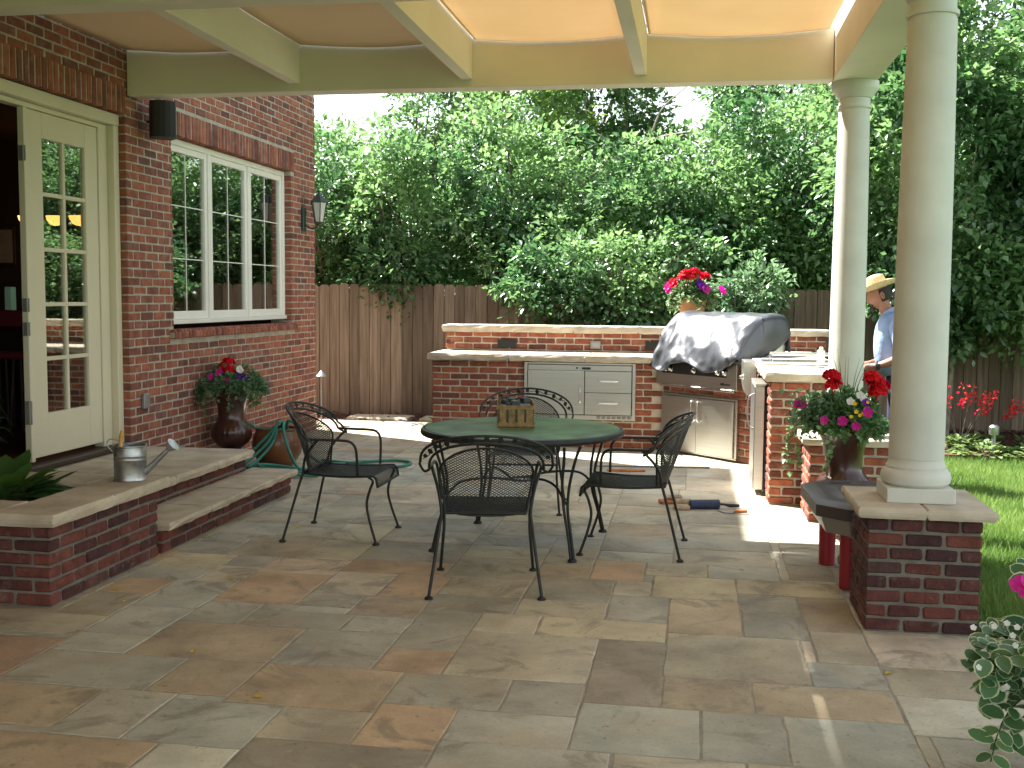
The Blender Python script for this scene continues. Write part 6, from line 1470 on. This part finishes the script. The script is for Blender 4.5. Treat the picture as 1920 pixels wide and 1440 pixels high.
# ================================================================ the man behind the counter
def skin(name, joints, edges, radii, m, parent, sub=2, root=0):
    me = bpy.data.meshes.new(name); me.from_pydata([tuple(j) for j in joints], edges, [])
    o = bpy.data.objects.new(name, me); COL.objects.link(o)
    sk = o.modifiers.new('skin','SKIN'); sk.use_smooth_shade = True
    for i, v in enumerate(me.skin_vertices[0].data):
        r = radii[i]; v.radius = r if isinstance(r, tuple) else (r, r); v.use_root = (i == root)
    sb = o.modifiers.new('sub','SUBSURF'); sb.levels = sub; sb.render_levels = sub
    dg_ = bpy.context.evaluated_depsgraph_get(); ev = o.evaluated_get(dg_); m2 = bpy.data.meshes.new_from_object(ev)
    bpy.data.objects.remove(o); return m2
man = empty('person', (1.765,10.0,-.005), 0, 'person in straw hat and light blue shirt bending over the counter', 'person')
off = Vector((1.86,10.0,-.09))
def build_body():
    J=[];E_=[];Rd=[]
    def add(p, r, par=None):
        J.append(Vector(p)-off); Rd.append(r); i = len(J)-1
        if par is not None: E_.append((par,i))
        return i
    pel = add((1.88,10,.84),(.15,.13)); wa = add((1.84,10,1.0),(.145,.125),pel); ch = add((1.80,10,1.17),(.155,.135),wa); nb = add((1.765,10,1.31),(.085,.08),ch); nk = add((1.735,10,1.37),(.056,.056),nb); hd0 = add((1.70,10,1.45),(.07,.062),nk); hd1 = add((1.675,10,1.53),(.082,.07),hd0)
    hands = []
    for s in (-1,1):
        sh = add((1.79,10+s*.17,1.25),.068,ch); ub = add((1.815,10+s*.235,1.12),.05,sh); el = add((1.83,10+s*.245,.98),.042,ub); fa = add((1.735,10+s*.215,.925),.040,el); wr = add((1.64,10+s*.17,.895),(.026,.031),fa)
        pa = add((1.59,10+s*.15,.885),(.017,.036),wr); 
        kn = add((1.555,10+s*.14,.875),(.014,.034),pa)
        for q in range(4):
            b0 = Vector((1.552,10+s*.14+(q-1.5)*.019,.874)); L_ = (.034,.040,.038,.030)[q]
            f1 = add(b0+Vector((-L_*.5,0,-.008)),.0085,kn); f2 = add(b0+Vector((-L_*1.0,s*-.004,-.030)),.0080,f1); add(b0+Vector((-L_*1.05,s*-.006,-.052)),.0072,f2)
        th = add((1.60,10+s*.15-s*.038,.872),.010,pa); t2 = add((1.575,10+s*.15-s*.052,.862),.009,th); add((1.552,10+s*.15-s*.050,.850),.008,t2)
        hp_ = add((1.88,10+s*.095,.76),.085,pel); kne = add((1.855,10+s*.10,.40),.058,hp_); an = add((1.885,10+s*.10,.0),.038,kne); he = add((1.87,10+s*.10,-.045),.036,an); add((1.76,10+s*.115,-.055),(.030,.042),he)
    return skin('body',J,E_,Rd,'skin',man)
me = build_body()
# head with a face, joined into the same mesh
hb = MB(); n1, n2 = 28, 22; vs = []; HC = Vector((1.672,10,1.505))-off
rotH = Matrix.Rotation(R(-22),3,'Y')      # chin towards the chest: face is -X
for i in range(n2+1):
    th = PI*i/n2
    for j in range(n1):
        ph = 2*PI*j/n1; d = Vector((math.sin(th)*math.cos(ph), math.sin(th)*math.sin(ph), math.cos(th)))
        p = Vector((d.x*.098, d.y*.076, d.z*.118))
        fx = max(0,-d.x); fy = abs(d.y)
        z = p.z
        if d.x < 0:
            p.x -= .022*fx**3*math.exp(-((z+.012)/.030)**2)*math.exp(-(fy/.16)**2)      # nose
            p.x -= .004*math.exp(-((z-.03)/.012)**2)*fx                                      # brow
            p.x += .007*math.exp(-((z-.012)/.012)**2)*fx*(1-math.exp(-(fy/.2)**2))            # eye hollows
            p.x -= .006*math.exp(-((z+.052)/.010)**2)*math.exp(-(fy/.3)**2)                  # lips
            p.x -= .012*math.exp(-((z+.095)/.020)**2)*math.exp(-(fy/.35)**2)                 # chin
        if z < -.03: p.y *= 1-.25*min(1,(-z-.03)/.09)
        if d.x > 0 and z < -.04: p.x *= .82
        vs.append(HC+rotH @ p)
fs = [(i*n1+j, (i+1)*n1+j, (i+1)*n1+(j+1)%n1, i*n1+(j+1)%n1) for i in range(n2) for j in range(n1)]
hb.add(vs, fs)
for s in (-1,1):
    c = HC+rotH @ Vector((.012,s*.078,-.005)); ear = []
    hb.tube([c+rotH @ Vector((.012*math.cos(a)+.0,s*(.004+.006*math.sin(a*.5)),.028*math.sin(a)-.004)) for a in [q*PI/6 for q in range(12)]],.006,6,closed=True)
    hb.add([c+rotH @ Vector((.012*math.cos(q*PI/4),s*.004,.018*math.sin(q*PI/4)-.004)) for q in range(8)],[tuple(range(8))])
hm = hb
import bmesh
bm = bmesh.new(); bm.from_mesh(me)
tmpme = bpy.data.meshes.new('h'); tmpme.from_pydata(hm.v, [], hm.f); bm.from_mesh(tmpme)
out = bpy.data.meshes.new('body'); bm.to_mesh(out); bm.free()
out.materials.append(M('skin')); out.polygons.foreach_set('use_smooth',[True]*len(out.polygons))
o = bpy.data.objects.new('body', out); COL.objects.link(o); o.parent = man
# clothes
def garment(name, joints, edges, radii, m):
    me = skin(name, [Vector(j)-off for j in joints], edges, radii, m, man); me.materials.append(M(m))
    o = bpy.data.objects.new(name, me); COL.objects.link(o); o.parent = man; return o
JS = [(1.86,10,.80),(1.79,10,.97),(1.765,10,1.15),(1.775,10,1.295),(1.79,9.83,1.28),(1.815,9.765,1.12),(1.828,9.755,1.00),(1.79,10.17,1.28),(1.815,10.235,1.12),(1.828,10.245,1.00),(1.745,10,1.372),(1.79,9.765,.962),(1.79,10.235,.962)]
garment('shirt',JS,[(0,1),(1,2),(2,3),(2,4),(4,5),(5,6),(2,7),(7,8),(8,9),(3,10),(6,11),(9,12)],[(.175,.165),(.185,.175),(.185,.17),(.11,.12),.084,.070,.060,.084,.070,.060,(.075,.078),.055,.055],'shirt_blue')
garment('trousers',[(1.885,10,.84),(1.885,10,.78),(1.88,9.905,.70),(1.858,9.90,.40),(1.885,9.90,.03),(1.88,10.095,.70),(1.858,10.10,.40),(1.885,10.10,.03)],[(0,1),(1,2),(2,3),(3,4),(1,5),(5,6),(6,7)],[(.165,.15),(.16,.14),.10,.078,.066,.10,.078,.066],'navy_cloth')
b = MB(); b.prism([tuple(v) for v in []] or [Vector((1.70,9.93,1.335))-off,Vector((1.70,9.90,1.36))-off,Vector((1.79,9.895,1.41))-off,Vector((1.815,9.92,1.37))-off],(0,.012,0))
b.prism([Vector((1.70,9.931,1.335))-off,Vector((1.70,9.943,1.335))-off,Vector((1.70,10.09,1.345))-off,Vector((1.70,10.08,1.325))-off],(.01,0,-.006)); b.build('collar','shirt_blue',man)
b = MB()
for (dy, z, x) in ((.0,-.065,-.108),):
    b.tube([HC+rotH @ Vector((-.104+abs(q)*.9*.02, q*.03, -.062-.006*abs(q))) for q in (-1,-.5,0,.5,1)],.007,6)
    b.tube([HC+rotH @ Vector((-.098+abs(q)*.012, q*.024, -.100)) for q in (-1,0,1)],.014,8)
b.build('beard','hair',man)
b = MB()
pr = [(.086,-.06),(.092,-.02),(.094,.03),(.07,.06)]
vs=[];fs=[]
for i,(r_,z) in enumerate([(.078,-.062),(.088,-.03),(.092,.02),(.085,.05)]):
    for j in range(13):
        a = -PI*.55+PI*1.1*j/12; vs.append(HC+rotH @ Vector((r_*math.cos(a)*1.07+.008, r_*.86*math.sin(a), z)))
for i in range(3):
    for j in range(12): q=i*13+j; fs.append((q,q+1,q+14,q+13))
b.add(vs,fs); b.build('hair','hair',man,smooth=60)
b = MB(); s_ = Matrix.Rotation(R(-20),3,'Y')
vs=[];fs=[]; prof=[(.0,.128),(.04,.130),(.064,.120),(.072,.10),(.080,.05),(.088,.018),(.12,.012),(.15,.018),(.175,.03),(.182,.034),(.175,.026),(.15,.012),(.12,.005),(.086,.008),(.0,.01)]
for (r_,z) in prof:
    for j in range(36):
        a = 2*PI*j/36; zz = z
        if r_ > .1: zz += .03*(abs(math.sin(a))**2)*(r_-.1)/.08
        if z > .11: zz -= .018*math.exp(-(math.sin(a)*r_/.02)**2)
        vs.append(HC+rotH @ Vector((0.008,0,.052))+s_ @ Vector((r_*math.cos(a)*1.12, r_*math.sin(a)*.98, zz)))
n=len(prof)
fs=[(i*36+j,i*36+(j+1)%36,(i+1)*36+(j+1)%36,(i+1)*36+j) for i in range(n-1) for j in range(36)]
b.add(vs,fs); hat=b.build('hat','straw',man,smooth=50)
b = MB(); vs=[];fs=[]
for z in (.022,.046):
    for j in range(36): a=2*PI*j/36; r_=.0885-(z-.018)*.15; vs.append(HC+rotH @ Vector((0.008,0,.052))+s_ @ Vector((r_*math.cos(a)*1.13, r_*math.sin(a)*.99, z)))
b.add(vs,[(j,(j+1)%36,36+(j+1)%36,36+j) for j in range(36)]); b.build('hat_band','bark',hat)
b = MB(); wc = Vector((1.652,9.826,.899))-off; ax = Vector((-.1,-.045*-1,-.03)).normalized()
w1 = ax.orthogonal().normalized(); w2 = ax.cross(w1)
b.tube([wc+w1*.033*math.cos(a*PI/8)+w2*.036*math.sin(a*PI/8) for a in range(16)],.006,6,closed=True,flat=1.6)
b.box(wc+Vector((-.016,-.046,-.014)),wc+Vector((.016,-.032,.018)),ch=.004); b.build('wristwatch','dark_plastic',man)
for s in (-1,1):
    b = MB(); b.box((1.74,10+s*.11-.05,-.088),(1.94,10+s*.11+.05,.0),ch=.03); b.xf(Matrix.Translation(-off)).build('shoe','wood_dark',man,smooth=50)
# ================================================================ light, sky, camera
AZ, EL = R(27), R(55)
S = Vector((-math.cos(EL)*math.cos(AZ), math.cos(EL)*math.sin(AZ), math.sin(EL)))
w = bpy.data.worlds.new('World'); scene.world = w; w.use_nodes = True
nt = w.node_tree; sky = nt.nodes.new('ShaderNodeTexSky'); sky.sky_type = 'NISHITA'; sky.sun_disc = False
sky.sun_elevation = EL; sky.sun_rotation = math.atan2(S.x, S.y); sky.air_density = 1.3; sky.dust_density = 2.5; sky.ozone_density = 1.0; sky.altitude = 1600
bg = nt.nodes['Background']; hs = nt.nodes.new('ShaderNodeHueSaturation'); hs.inputs['Saturation'].default_value = .42; nt.links.new(sky.outputs['Color'], hs.inputs['Color'])
mt = nt.nodes.new('ShaderNodeMix'); mt.data_type = 'RGBA'; mt.blend_type = 'MULTIPLY'; mt.inputs['Factor'].default_value = 1; mt.inputs[7].default_value = (1,.99,.955,1)
nt.links.new(hs.outputs['Color'], mt.inputs[6]); nt.links.new(mt.outputs[2], bg.inputs['Color']); bg.inputs['Strength'].default_value = .085
ld = bpy.data.lights.new('sun','SUN'); ld.energy = 5.0; ld.angle = R(.55); ld.color = (1,.965,.915)
lo = bpy.data.objects.new('sun', ld); COL.objects.link(lo); lo.location = S*30; lo.rotation_euler = S.to_track_quat('Z','Y').to_euler()
cam = bpy.data.cameras.new('camera'); cam.sensor_width = 36; cam.sensor_fit = 'HORIZONTAL'; cam.lens = 36*CAM_F/1920; cam.clip_end = 2000; cam.clip_start = .05
co = bpy.data.objects.new('camera', cam); COL.objects.link(co); co.location = (0,0,CAM_H)
co.rotation_euler = Matrix((RGT, UPV, -_f)).transposed().to_euler()
scene.camera = co
scene.view_settings.view_transform = 'Standard'; scene.view_settings.look = 'None'; scene.view_settings.exposure = 2.15; scene.view_settings.gamma = 1; scene.view_settings.use_curve_mapping = False
scene.render.engine = 'CYCLES'
scene.cycles.max_bounces = 10; scene.cycles.diffuse_bounces = 6; scene.cycles.transparent_max_bounces = 12; scene.cycles.use_denoising = True
scene.cycles.sample_clamp_indirect = 6
